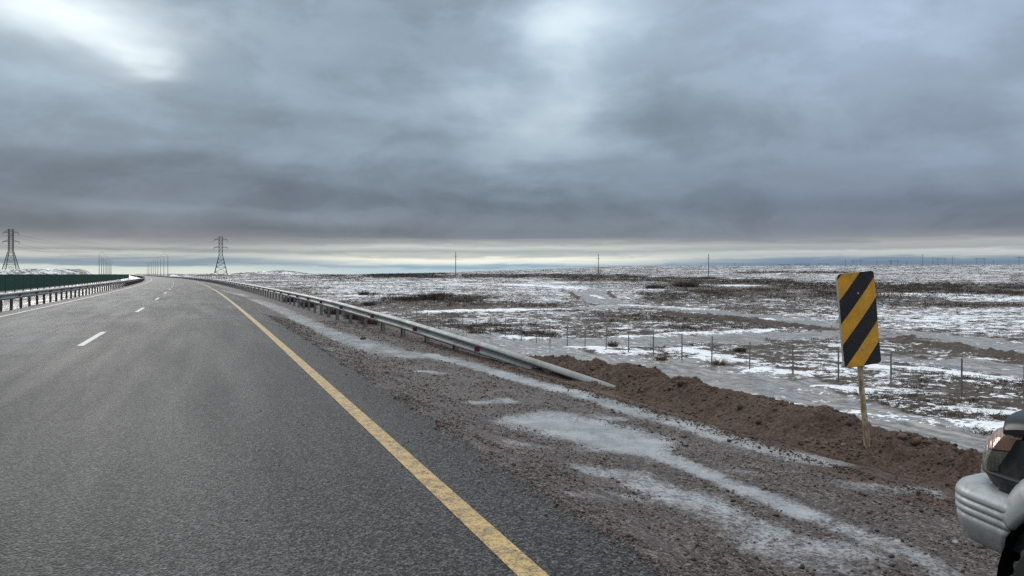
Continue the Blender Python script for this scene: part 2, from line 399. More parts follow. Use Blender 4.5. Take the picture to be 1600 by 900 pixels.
def mat_asphalt():
    m, N, b = newmat('asphalt'); P = N.n.new('ShaderNodeTexCoord').outputs['Object']
    uv = N.n.new('ShaderNodeUVMap').outputs[0]; us, ut, _ = N.sep(uv)[0:3]
    st = N.voro(P, 110, out='Color'); g = N.sep(st)[0]
    st2 = N.voro(P, 62, out='Color'); g2 = N.sep(st2)[0]
    fine = N.noise(P, 60, 5, 0.7)
    g = N.math('ADD', N.math('MULTIPLY', g, 0.42), N.math('ADD', N.math('MULTIPLY', g2, 0.48), N.math('MULTIPLY', fine, 0.2)))
    c = N.ramp(g, [(0.28, (0.002, 0.002, 0.0021)), (0.44, (0.015, 0.015, 0.0155)), (0.64, (0.043, 0.043, 0.043)), (0.90, (0.14, 0.137, 0.132))])
    big = N.noise(P, 0.35, 4, 0.55)
    c = N.mix(N.mapr(big, 0.3, 0.7, 0.0, 0.25), c, N.vmath('SCALE', c, scale=1.4))
    # pale rime drifts plus wet sheen painted into the colour, stronger left and farther on
    dr = N.noise(N.comb(N.math('MULTIPLY', us, 0.22), N.math('MULTIPLY', ut, 0.16), 1.0), 1.0, 7, 0.62, 0.6)
    dr2 = N.noise(N.comb(N.math('MULTIPLY', us, 0.35), N.math('MULTIPLY', ut, 1.3), 4.0), 1.0, 6, 0.65)
    d = N.math('ADD', N.math('MULTIPLY', dr, 0.65), N.math('MULTIPLY', dr2, 0.35))
    lane = N.math('ADD', N.mapr(us, -3.0, -5.2, 0.0, 0.11), N.math('MULTIPLY', N.mapr(us, -3.2, -4.6), N.math('MULTIPLY', N.mapr(ut, 3.0, 7.0), N.mapr(ut, 22.0, 13.0, 0.0, 0.10))))
    far = N.mapr(ut, 3.0, 26.0, -0.13, 0.09)
    edge = N.mapr(us, -0.4, 0.4, 0.0, -0.12)
    d = N.math('ADD', d, N.math('ADD', lane, N.math('ADD', far, edge)))
    rim = N.mapr(d, 0.575, 0.74)
    grain = N.mapr(fine, 0.3, 0.7, 0.35, 1.0)
    c = N.mix(N.math('MULTIPLY', N.math('MULTIPLY', rim, grain), 0.27), c, (0.33, 0.34, 0.36, 1))
    # damp wheel paths
    wp = N.math('ABSOLUTE', N.math('SUBTRACT', N.math('PINGPONG', N.math('ADD', us, 1.9), 0.92), 0.46))
    wpm = N.math('MULTIPLY', N.mapr(wp, 0.12, 0.42), N.mapr(ut, 2, 20))
    c = N.mix(N.math('MULTIPLY', wpm, 0.22), c, (0.04, 0.042, 0.045, 1))
    N.l.new(c, b.inputs['Base Color'])
    r = N.mapr(N.noise(N.comb(N.math('MULTIPLY', us, 1.6), N.math('MULTIPLY', ut, 0.12), 2.0), 1.0, 5, 0.6), 0.3, 0.7, 0.60, 0.68)
    N.l.new(r, b.inputs['Roughness']); b.inputs['Specular IOR Level'].default_value = 0.30
    vd = N.voro(P, 70, out='Distance')
    h = N.math('ADD', N.math('MULTIPLY', vd, -0.8), N.math('MULTIPLY', fine, 0.6))
    N.l.new(N.bump(h, 0.9, 0.012), b.inputs['Normal'])
    return m
def mat_paint(name, col, worn=0.5):
    m, N, b = newmat(name); P = N.n.new('ShaderNodeTexCoord').outputs['Object']
    f = N.noise(P, 70, 5, 0.65); w = N.noise(P, 9, 6, 0.7); v = N.voro(P, 60, out='Distance')
    c = N.mix(N.mapr(w, 0.35, 0.7), (*col, 1), (*[k * 0.72 for k in col], 1))
    c = N.mix(N.mapr(N.math('ADD', N.math('MULTIPLY', f, 0.6), N.math('MULTIPLY', w, 0.4)), 0.49, 0.58, 0.0, worn), c, (0.1, 0.085, 0.065, 1))
    c = N.mix(N.mapr(v, 0.55, 0.8, 0.0, 0.5), c, (0.07, 0.062, 0.05, 1))
    N.l.new(c, b.inputs['Base Color']); b.inputs['Roughness'].default_value = 0.6
    N.l.new(N.bump(N.math('SUBTRACT', f, N.math('MULTIPLY', v, 0.6)), 0.7, 0.008), b.inputs['Normal'])
    return m

def mat_ground():
    m, N, b = newmat('ground'); P = N.n.new('ShaderNodeTexCoord').outputs['Object']
    fine = N.noise(P, 45, 5, 0.7)
    # ---- gravel shoulder
    v1 = N.voro(P, 55, out='Color'); v2 = N.voro(P, 24, out='Color')
    g = N.math('ADD', N.math('MULTIPLY', N.sep(v1)[0], 0.6), N.math('ADD', N.math('MULTIPLY', N.sep(v2)[1], 0.25), N.math('MULTIPLY', fine, 0.3)))
    grav = N.ramp(g, [(0.15, (0.022, 0.014, 0.012)), (0.45, (0.056, 0.041, 0.036)), (0.7, (0.102, 0.080, 0.072)), (0.92, (0.24, 0.21, 0.195))])
    bigg = N.noise(P, 0.8, 5, 0.6)
    grav = N.mix(N.mapr(bigg, 0.42, 0.68, 0.0, 0.6), grav, N.vmath('SCALE', grav, scale=0.6))
    ice_n = N.noise(P, 2.6, 7, 0.66); ice_f = N.noise(P, 22, 5, 0.65)
    icev = N.math('ADD', N.attr('ice'), N.math('ADD', N.math('MULTIPLY', N.math('SUBTRACT', ice_n, 0.5), 1.7), N.math('MULTIPLY', N.math('SUBTRACT', ice_f, 0.5), 1.3)))
    ice = N.mapr(icev, 0.42, 0.88)
    # gravel poking through the ice
    poke = N.mapr(N.sep(v1)[2], 0.60, 0.75)
    ice = N.math('MULTIPLY', ice, N.math('SUBTRACT', 1.0, N.math('MULTIPLY', poke, N.mapr(icev, 1.35, 0.5, 0.04, 0.95))))
    streak = N.noise(N.vmath('MULTIPLY', P, (2.0, 14.0, 4.0)), 1.0, 5, 0.6)
    icec = N.mix(streak, (0.30, 0.31, 0.315, 1), (0.49, 0.50, 0.505, 1))
    icec = N.mix(N.mapr(icev, 0.5, 1.25), N.vmath('SCALE', icec, scale=0.5), icec)
    icec = N.mix(N.mapr(N.noise(P, 1.1, 6, 0.65), 0.42, 0.66, 0.0, 0.6), icec, (0.12, 0.11, 0.105, 1))
    earth = N.attr('earth')
    en = N.noise(P, 6, 8, 0.7)
    earthc = N.mix(N.mapr(en, 0.3, 0.7), (0.035, 0.02, 0.013, 1), (0.105, 0.064, 0.043, 1))
    sh = N.mix(N.mapr(N.math('ADD', earth, N.math('MULTIPLY', N.math('SUBTRACT', en, 0.5), 0.8)), 0.4, 0.6), grav, earthc)
    sh = N.mix(ice, sh, icec)
    # ---- open plain
    nL = N.noise(P, 0.028, 4, 0.55); nM = N.noise(P, 0.20, 5, 0.6); nS = N.noise(P, 0.9, 8, 0.70); nF = N.noise(P, 3.6, 7, 0.72)
    sv = N.math('ADD', N.math('MULTIPLY', nL, 0.5), N.math('ADD', N.math('MULTIPLY', nM, 0.8), N.math('ADD', N.math('MULTIPLY', nS, 2.7), N.math('MULTIPLY', nF, 1.15))))
    nD = N.noise(N.vmath('MULTIPLY', P, (0.05, 0.05, 0.05)), 1.0, 7, 0.72)
    sv = N.math('ADD', sv, N.math('MULTIPLY', N.math('SUBTRACT', nD, 0.5), N.math('MULTIPLY', N.attr('dist'), 2.6)))
    Pw = N.vmath('ADD', P, N.vmath('SCALE', N.noise(P, 1.2, 3, 0.6, color=True), scale=1.2))
    tv = N.voro(Pw, 1.5, out='Distance'); tv2 = N.voro(Pw, 0.62, out='Distance')
    tus = N.math('ADD', N.mapr(tv, 0.42, 0.12, 0.0, 0.34), N.mapr(tv2, 0.45, 0.15, 0.0, 0.34))
    sv = N.math('SUBTRACT', sv, N.math('MULTIPLY', tus, N.mapr(nM, 0.35, 0.6, 1.15, 0.35)))
    sv = N.math('ADD', N.math('SUBTRACT', sv, 2.40), N.attr('snow'))
    snow = N.mapr(sv, 0.0, 0.07)
    thin = N.mapr(sv, -0.16, 0.02)
    nv = N.noise(P, 2.2, 7, 0.7); nw = N.noise(P, 0.35, 5, 0.6)
    mud = N.mix(N.mapr(N.math('ADD', N.math('MULTIPLY', nv, 0.5), N.math('MULTIPLY', nF, 0.5)), 0.36, 0.64), (0.018, 0.011, 0.008, 1), (0.105, 0.068, 0.047, 1))
    veg = N.mix(N.mapr(nF, 0.3, 0.7), (0.018, 0.015, 0.010, 1), (0.105, 0.082, 0.055, 1))
    base = N.mix(N.mapr(nw, 0.42, 0.58), mud, veg)
    base = N.mix(N.mapr(N.attr('bush'), 0.2, 0.8, 0.0, 0.9), base, N.mix(N.mapr(nF, 0.35, 0.65), (0.022, 0.016, 0.012, 1), (0.085, 0.056, 0.04, 1)))
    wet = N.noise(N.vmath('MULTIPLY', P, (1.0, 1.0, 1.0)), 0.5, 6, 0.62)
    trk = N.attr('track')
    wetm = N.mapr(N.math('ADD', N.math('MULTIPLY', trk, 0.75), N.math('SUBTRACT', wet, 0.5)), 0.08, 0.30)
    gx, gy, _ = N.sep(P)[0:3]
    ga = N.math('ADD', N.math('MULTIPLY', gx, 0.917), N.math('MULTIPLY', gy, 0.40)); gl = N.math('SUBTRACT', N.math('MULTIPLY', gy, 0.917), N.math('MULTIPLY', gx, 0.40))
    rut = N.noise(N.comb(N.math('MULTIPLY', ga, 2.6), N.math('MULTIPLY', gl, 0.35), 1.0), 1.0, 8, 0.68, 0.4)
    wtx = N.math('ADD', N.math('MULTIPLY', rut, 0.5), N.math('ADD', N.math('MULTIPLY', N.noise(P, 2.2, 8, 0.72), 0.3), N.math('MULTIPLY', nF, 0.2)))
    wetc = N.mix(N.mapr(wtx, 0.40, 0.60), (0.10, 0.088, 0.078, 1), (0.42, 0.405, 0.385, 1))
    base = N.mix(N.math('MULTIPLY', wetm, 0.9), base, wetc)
    # rime between the tussocks
    base = N.mix(N.math('MULTIPLY', thin, 0.22), base, (0.42, 0.44, 0.46, 1))
    snowc = N.mix(N.mapr(nF, 0.35, 0.7), (0.80, 0.84, 0.88, 1), (0.88, 0.89, 0.90, 1))
    fld = N.mix(snow, base, snowc)
    zone = N.attr('zone')
    zn = N.mapr(N.math('ADD', zone, N.math('MULTIPLY', N.math('SUBTRACT', nS, 0.5), 0.5)), 0.4, 0.6)
    col = N.mix(zn, sh, fld)
    N.l.new(col, b.inputs['Base Color'])
    wice = N.math('MULTIPLY', ice, 1.0)
    r_sh = N.mapr(wice, 0, 1, 0.62, 0.26, smooth=False)
    r_fd = N.math('SUBTRACT', 0.85, N.math('MULTIPLY', N.math('MULTIPLY', wetm, N.math('SUBTRACT', 1.0, snow)), N.mapr(N.noise(P, 0.7, 4, 0.5), 0.4, 0.6, 0.35, 0.66)))
    rr = N.n.new('ShaderNodeMix'); rr.data_type = 'FLOAT'; N.l.new(zn, rr.inputs[0]); N.l.new(r_sh, rr.inputs[2]); N.l.new(r_fd, rr.inputs[3])
    N.l.new(rr.outputs[0], b.inputs['Roughness'])
    vd = N.voro(P, 48, out='Distance')
    h_sh = N.math('MULTIPLY', N.math('SUBTRACT', fine, vd), N.math('SUBTRACT', 1.0, N.math('MULTIPLY', ice, 0.93)))
    h_sh = N.math('ADD', N.math('MULTIPLY', h_sh, 0.016), N.math('MULTIPLY', N.math('MULTIPLY', streak, ice), 0.006))
    dry = N.math('SUBTRACT', 1.0, N.math('MULTIPLY', wetm, 0.93))
    h_fd = N.math('ADD', N.math('MULTIPLY', snow, 0.05), N.math('MULTIPLY', N.math('MULTIPLY', nF, dry), 0.11))
    hh = N.n.new('ShaderNodeMix'); hh.data_type = 'FLOAT'; N.l.new(zn, hh.inputs[0]); N.l.new(h_sh, hh.inputs[2]); N.l.new(h_fd, hh.inputs[3])
    N.l.new(N.bump(hh.outputs[0], 1.0, 1.0), b.inputs['Normal'])
    b.inputs['Specular IOR Level'].default_value = 0.5
    return m
def mat_earth():
    m, N, b = newmat('earth'); P = N.n.new('ShaderNodeTexCoord').outputs['Object']
    n = N.noise(P, 9, 9, 0.72); n2 = N.noise(P, 1.3, 4, 0.6); v = N.voro(P, 42, out='Color'); vd = N.voro(P, 30, out='Distance')
    c = N.ramp(N.math('ADD', N.math('MULTIPLY', n, 0.7), N.math('MULTIPLY', N.sep(v)[0], 0.3)),
               [(0.25, (0.024, 0.013, 0.008)), (0.5, (0.072, 0.040, 0.026)), (0.72, (0.128, 0.080, 0.054)), (0.95, (0.21, 0.155, 0.12))])
    c = N.mix(N.mapr(n2, 0.4, 0.65, 0.0, 0.55), c, N.vmath('SCALE', c, scale=0.62))
    N.l.new(c, b.inputs['Base Color']); b.inputs['Roughness'].default_value = 0.85
    N.l.new(N.bump(N.math('SUBTRACT', n, N.math('MULTIPLY', vd, 0.4)), 0.9, 0.04), b.inputs['Normal'])
    return m
def mat_random(name, stops, rough=0.75, nsc=30.0):
    """colour varies from one loose piece to the next (attribute rnd)"""
    m, N, b = newmat(name); P = N.n.new('ShaderNodeTexCoord').outputs['Object']
    c = N.ramp(N.attr('rnd'), stops); n = N.noise(P, nsc, 4, 0.6)
    c = N.mix(N.mapr(n, 0.3, 0.7, 0.0, 0.5), c, N.vmath('SCALE', c, scale=0.6))
    N.l.new(c, b.inputs['Base Color']); b.inputs['Roughness'].default_value = rough
    return m

M_asph = mat_asphalt()
M_yellow = mat_paint('yellow_line_paint', (0.56, 0.39, 0.16), 0.8)
M_white = mat_paint('white_line_paint', (0.62, 0.62, 0.60), 0.35)
M_cream = mat_paint('cream_line_paint', (0.60, 0.52, 0.36), 0.4)
M_ground = mat_ground()
M_earth = mat_earth()
M_galv = simple('galvanised_steel', (0.33, 0.35, 0.345), 0.55, 0.2, 5, 0.22, 0.08, 0.003, dirt=(0.15, 0.14, 0.12), dirt_amt=0.75)
M_post = simple('post_steel', (0.20, 0.20, 0.195), 0.6, 0.2, 14, 0.25, 0.1, 0.003, dirt=(0.1, 0.08, 0.06))
M_dark_post = simple('dark_post_steel', (0.075, 0.075, 0.075), 0.6, 0.2, 14, 0.3, 0.1, 0.003)
M_red = simple('red_reflector', (0.13, 0.008, 0.010), 0.35, 0, 60, 0.3, 0)
M_green = simple('green_panel_paint', (0.005, 0.060, 0.036), 0.55, 0, 2.0, 0.35, 0.05, spec=0.3)
M_pylon = simple('pylon_steel', (0.07, 0.075, 0.08), 0.6, 0.3, 0.6, 0.2, 0)
M_conc = simple('pole_concrete', (0.13, 0.13, 0.128), 0.85, 0, 1.5, 0.2, 0)
M_lamp = simple('lamp_steel', (0.16, 0.17, 0.18), 0.55, 0.2, 2, 0.2, 0)
M_wire = simple('wire', (0.09, 0.09, 0.09), 0.6, 0.3, 3, 0.2, 0)
M_fpost = simple('fence_post_concrete', (0.14, 0.137, 0.13), 0.8, 0, 12, 0.3, 0.2)

# ---------------------------------------------------------------- ground sheet
SH_POLY = []   # shoulder ice: (points, half width, strength)
def R6(*p): return [(700 + x / 2, 560 + y / 2) for x, y in p]
SH_POLY += [
    (R6((300, 200), (360, 210), (430, 225), (500, 245), (570, 268)), 0.46, 1.3),
    (R6((330, 180), (400, 200)), 0.35, 1.1), (R6((260, 190), (320, 230)), 0.14, 0.8),
    (R6((560, 270), (700, 315), (800, 355), (900, 400), (1000, 440), (1100, 478)), 0.15, 1.15),
    (R6((1100, 478), (1200, 510), (1300, 560), (1400, 600), (1520, 650), (1620, 700)), 0.15, 0.8),
    (R6((-60, -10), (60, 18), (180, 52), (300, 85), (400, 108), (520, 145), (640, 182)), 0.22, 1.15),
    (R6((640, 182), (760, 212), (850, 248), (960, 278), (1060, 300), (1150, 322), (1230, 318)), 0.20, 1.1),
    (R6((450, 180), (520, 190)), 0.16, 0.85),
    (R6((450, 350), (560, 365), (640, 400), (740, 440), (850, 490), (960, 540)), 0.24, 0.82),
    (R6((520, 420), (600, 440)), 0.16, 0.6), (R6((390, 425), (470, 432)), 0.07, 0.9),
    (R6((180, 268), (280, 272)), 0.14, 0.62), (R6((80, 180), (220, 200)), 0.22, 0.5),
    (R6((1000, 600), (1100, 585), (1200, 600), (1300, 620)), 0.24, 0.74), (R6((1100, 640), (1250, 650)), 0.18, 0.72),
    (R6((1260, 395), (1360, 408), (1490, 420)), 0.17, 0.72), (R6((880, 352), (935, 358)), 0.09, 0.75),
    (R6((105, 138), (170, 133)), 0.20, 0.85),
    ([(465, 500), (505, 515), (545, 530), (590, 544), (640, 556), (700, 560)], 0.34, 0.95),
    ([(520, 522), (600, 548), (650, 556)], 0.55, 0.85),
    ([(395, 468), (425, 478), (460, 494), (490, 508)], 0.42, 0.8),
    ([(450, 512), (500, 535), (545, 562)], 0.16, 0.6),
    ([(352, 454), (375, 462)], 0.7, 0.95), ([(660, 581), (690, 583)], 0.14, 0.95), ([(560, 585), (610, 590)], 0.1, 0.5),
    ([(640, 615), (690, 640), (740, 668)], 0.08, 0.45),
    ([(-700, 2000), (1650, 905), (1900, 1000)], 0.01, 0.0),
]
SNOWB = -0.20
def build_ground():
    rad = np.concatenate([[0.0], np.geomspace(0.8, 12000, 960)])
    a1 = np.radians(np.arange(-43, 43.001, 0.115)); a2 = np.radians(np.arange(46, 315, 3.0))
    ang = np.concatenate([a1, a2, [a1[0] + 2 * PI]])
    A, R = np.meshgrid(ang, rad)          # rows radii
    X = R * np.sin(A); Y = R * np.cos(A)
    t, s = to_ts(X, Y)
    Z = gz(X, Y)
    ice = np.zeros_like(X); near = (R < 140) & (Y > 0) & (s > 0) & (s < 7)
    xs, ys = X[near], Y[near]; acc = np.zeros_like(xs)
    for pts, w, k in SH_POLY:
        if k <= 0: continue
        P = track(pts)
        d = dpoly(xs, ys, P); acc = np.maximum(acc, k * (1 - sstep(0.25, 1.75, d / (w * 1.25))))
    far = (t[near] > 16)
    acc = np.maximum(acc, far * 0.34 * (0.5 + fbm(xs / 0.9, ys / 3.5, 3, 44)) * (1 - sstep(2.2, 3.2, s[near])))
    ice[near] = acc
    # icy film in the median and along the left verge
    ice += ((s < -9.3) & (s > -16)) * (0.62 + 0.25 * fbm(X / 2, Y / 2, 3, 12))
    ice += ((s < -8.5) & (s > -9.3)) * 0.12
    zone = sstep(7.5, 10.5, s) + sstep(-26.5, -30, s)
    earth = sstep(3.3, 4.2, s) * (1 - sstep(20, 34, t)) + sstep(4.2, 5.2, s)
    # ---- the plain
    trk = np.zeros_like(X); snow = np.zeros_like(X); bush = np.zeros_like(X)
    fm = (zone > 0.01) & (Y > 5) & (R < 2500)
    xs, ys = X[fm], Y[fm]
    warp = fbm(xs / 4, ys / 4, 4, 77, 0.6) * 1.9
    def put(arr, pts, w, k, soft=1.0):
        d = dpoly(xs, ys, track(pts)) + warp * soft * min(1, w / 3)
        return np.maximum(arr, k * (1 - sstep(0.3, 1.6, d / w)))
    T = np.zeros_like(xs); Sp = np.zeros_like(xs); Sm = np.zeros_like(xs); B = np.zeros_like(xs)
    T = put(T, [(1700, 745), (1600, 712), (1500, 690), (1400, 668), (1250, 630), (1150, 610), (1050, 590), (960, 570), (880, 552), (800, 540), (740, 530), (650, 512)], 2.3, 1.0)
    T = put(T, [(1000, 570), (1060, 580), (1120, 590)], 3.6, 1.0)
    T = put(T, [(850, 536), (950, 534), (1050, 530), (1200, 523), (1300, 520), (1400, 520), (1500, 532)], 3.6, 1.05)
    T = put(T, [(1480, 565), (1600, 580), (1750, 600)], 3.0, 0.75)
    T = put(T, [(948, 450), (926, 456), (930, 464), (960, 473), (1020, 480), (1100, 487), (1200, 496), (1300, 506), (1400, 518), (1500, 530), (1620, 546)], 3.0, 1.0)
    T = put(T, [(912, 457), (920, 466), (960, 474)], 1.2, 0.9)
    T = put(T, [(830, 482), (900, 484), (960, 478)], 2.4, 0.7)
    # ridges of dirt thrown up beside the tracks
    Rb = put(np.zeros_like(xs), [(1040, 490), (1150, 498), (1250, 508), (1330, 516)], 1.7, 1.0)
    Rb = put(Rb, [(1380, 520), (1460, 538), (1540, 551), (1620, 562)], 1.5, 1.0)
    Rb = put(Rb, [(1150, 482), (1290, 488)], 3.0, 0.8)
    Rb = put(Rb, [(891, 457), (896, 462), (903, 466)], 0.5, 1.0, 0); Rb = put(Rb, [(952, 454), (951, 460), (960, 466)], 0.5, 1.0, 0)
    Rb = Rb * np.clip(0.55 + 0.9 * fbm(xs / 1.6, ys / 1.6, 4, 611, 0.6) + 0.5 * (xs < 15), 0, 1)
    # snow banks
    for pts, w in (([(1105, 606), (1180, 622), (1280, 640), (1400, 654), (1500, 662), (1560, 669), (1640, 680)], 0.75),
                   ([(900, 541), (960, 549), (1010, 551)], 0.9), ([(1070, 548), (1130, 562)], 1.2),
                   ([(990, 525), (1060, 521), (1130, 518), (1210, 514)], 1.3), ([(800, 527), (840, 528)], 1.0),
                   ([(1180, 577), (1240, 583)], 0.9), ([(1360, 571), (1440, 577)], 0.7), ([(1290, 604), (1350, 610)], 0.6),
                   ([(690, 488), (800, 486)], 2.2), ([(800, 487), (880, 484)], 2.0), ([(800, 445), (900, 450)], 3.5),
                   ([(1080, 489), (1200, 499)], 1.0), ([(985, 476), (1090, 484)], 2.2), ([(925, 461), (940, 466)], 1.0),
                   ([(560, 462), (640, 466)], 3.0), ([(1110, 445), (1180, 447)], 6.0), ([(1430, 460), (1600, 468)], 10),
                   ([(1440, 575), (1560, 590)], 0.6), ([(1500, 640), (1600, 650)], 0.5)):
        Sp = put(Sp, pts, w, 1.0)
    Sm = put(Sm, [(560, 447), (700, 445), (850, 441)], 25, 0.6); 
    Sm = put(Sm, [(1380, 492), (1480, 498), (1600, 505)], 14, 0.8)
    Sm = put(Sm, [(950, 455), (1050, 462), (1200, 468)], 8, 0.5)
    # dark brown scrub belts and snowier stretches: regions of the plain, traced on the ground
    pxx = 800 + F * xs / ys; pyy = HY - F * (Z[fm] - CH) / ys
    pw = fbm(pxx / 60, pyy / 7, 4, 303, 0.6)
    def zone_(x0, x1, y0, y1, k, sx=30, sy=2.0):
        q = np.minimum(sstep(x0 - sx, x0 + sx, pxx + pw * 30), 1 - sstep(x1 - sx, x1 + sx, pxx + pw * 30))
        w = np.minimum(sstep(y0 - sy, y0 + sy, pyy + pw * sy * 1.6), 1 - sstep(y1 - sy, y1 + sy, pyy + pw * sy * 1.6))
        return k * q * w
    for a in ((1050, 1250, 437, 467, 1.0, 30, 3), (1200, 1700, 443, 468, 1.0, 40, 3), (1380, 1700, 470, 480, 0.6), (570, 705, 426.5, 434.5, 1.0, 12, 1), (720, 1000, 429, 434, 0.95, 20, 1), (880, 1110, 434, 440, 0.9, 30, 1.2), (1140, 1330, 424, 427, 0.9, 20, 0.8),
              (590, 760, 460, 474, 1.0, 12, 2), (460, 620, 470, 486, 0.6, 20, 2), (630, 900, 473, 484, 0.75, 30, 2), (640, 720, 486, 512, 0.6, 20, 3), (900, 1180, 482, 506, 0.55, 40, 5), (1000, 1110, 458, 470, 0.8, 20, 2), (690, 860, 507, 528, 0.5, 20, 4),
              (1040, 1340, 500, 515, 0.5, 40, 3), (480, 560, 430, 436, 0.5, 20, 1.5), (1100, 1500, 470, 482, 0.45, 40, 3), (420, 520, 445, 462, 0.35, 20, 3)):
        B = np.maximum(B, zone_(*a))
    B = B * (1 - 0.85 * zone_(1120, 1185, 444, 449, 1, 8, 1.2)) * (1 - 0.85 * zone_(1232, 1262, 453, 459, 1, 5, 1.2))
    for a in ((480, 900, 437, 462, 0.55, 60, 4), (1385, 1700, 484, 512, 0.75, 30, 4), (930, 1080, 452, 469, 0.4, 20, 3), (1100, 1700, 418, 436, 0.35, 60, 3), (430, 620, 428, 446, 0.3, 30, 3), (1185, 1330, 470, 500, 0.25, 40, 4)):
        Sm = np.maximum(Sm, zone_(*a))
    cl = 0.5 + fbm(xs / 30, ys / 30, 3, 52)
    right = sstep(60, 20, ys) * sstep(0.1, 0.3, xs / ys)
    sn = SNOWB - 0.06 * sstep(150, 700, np.hypot(xs, ys)) + 0.20 * Sm + 0.55 * Sp - 0.34 * T - 0.30 * B - 0.8 * Rb - 0.05 * right
    snow[fm] = sn; trk[fm] = np.clip(T - Rb, 0, 1.2); bush[fm] = np.clip(B + Rb * 0.8, 0, 1)
    snow[~fm] = 0.1
    snow += (s < -26) * 0.08
    Z[fm] += Rb * (0.22 + 0.25 * np.abs(fbm(xs / 0.9, ys / 0.9, 3, 613))) + Sp * 0.08 - np.clip(T, 0, 1) * 0.05
    nu, nv = X.shape
    V = np.stack([X, Y, Z], -1).reshape(-1, 3)
    Fc = grid_faces(nu, nv)
    o = npmesh('ground', V, Fc[:, ::-1], M_ground, True, attrs=dict(ice=ice.ravel(), zone=zone.ravel(), earth=earth.ravel(), snow=snow.ravel(), track=trk.ravel(), bush=bush.ravel(), dist=sstep(60, 500, R).ravel()))
    # drop degenerate quads at the centre by merging
    tag(o, kind='structure')
    return (xs, ys, B, Rb, T)
G_FIELD = build_ground()

# ---------------------------------------------------------------- carriageways and paint
def strip(name, mat, ts, ss, z, jag=None, kind='structure'):
    Tm, Sm = np.meshgrid(ts, ss, indexing='ij'); Sm = Sm.astype(float)
    if jag is not None: Sm[:, -1] += jag(ts)
    X, Y = road_xy(Tm, Sm)
    zz = np.full_like(X, z)
    o = npmesh(name, np.stack([X, Y, zz], -1).reshape(-1, 3), grid_faces(*X.shape)[:, ::-1], mat, False)
    me = o.data; uvl = me.uv_layers.new(name='UVMap')
    li = np.empty(len(me.loops), np.int32); me.loops.foreach_get('vertex_index', li)
    uv = np.stack([Sm.ravel(), Tm.ravel()], 1)[li]; uvl.data.foreach_set('uv', uv.astype(np.float32).ravel())
    if kind: tag(o, kind=kind)
    return o
ts = np.concatenate([np.arange(-40, 60, 0.06), np.arange(60, 400, 2.0), np.arange(400, 3000, 20)])
strip('road', M_asph, ts, np.array([-8.35, -6, -3, 0.2, 0.62]), 0.0, lambda t: 0.12 * fbm(t / 0.6, t * 0, 4, 2, 0.6) + 0.05 * fbm(t / 5.0, t * 0, 2, 6))
strip('opposite_road', M_asph, ts[::4], np.array([-24.8, -20, -16.3]), 0.0)
tl = np.concatenate([np.arange(-40, 200, 0.5), np.arange(200, 1500, 5)])
strip('edge_line', M_yellow, tl, np.array([-0.07, 0.07]), 0.004)
strip('edge_line', M_cream, tl, np.array([-7.82, -7.69]), 0.004)
t0 = to_ts(*hit(128, 543))[0]
for k in range(-3, 60):
    a = float(t0) + 14.4 * k
    strip('lane_dash', M_white, np.linspace(a, a + 3.9, 9), np.array([-3.82, -3.69]), 0.004)

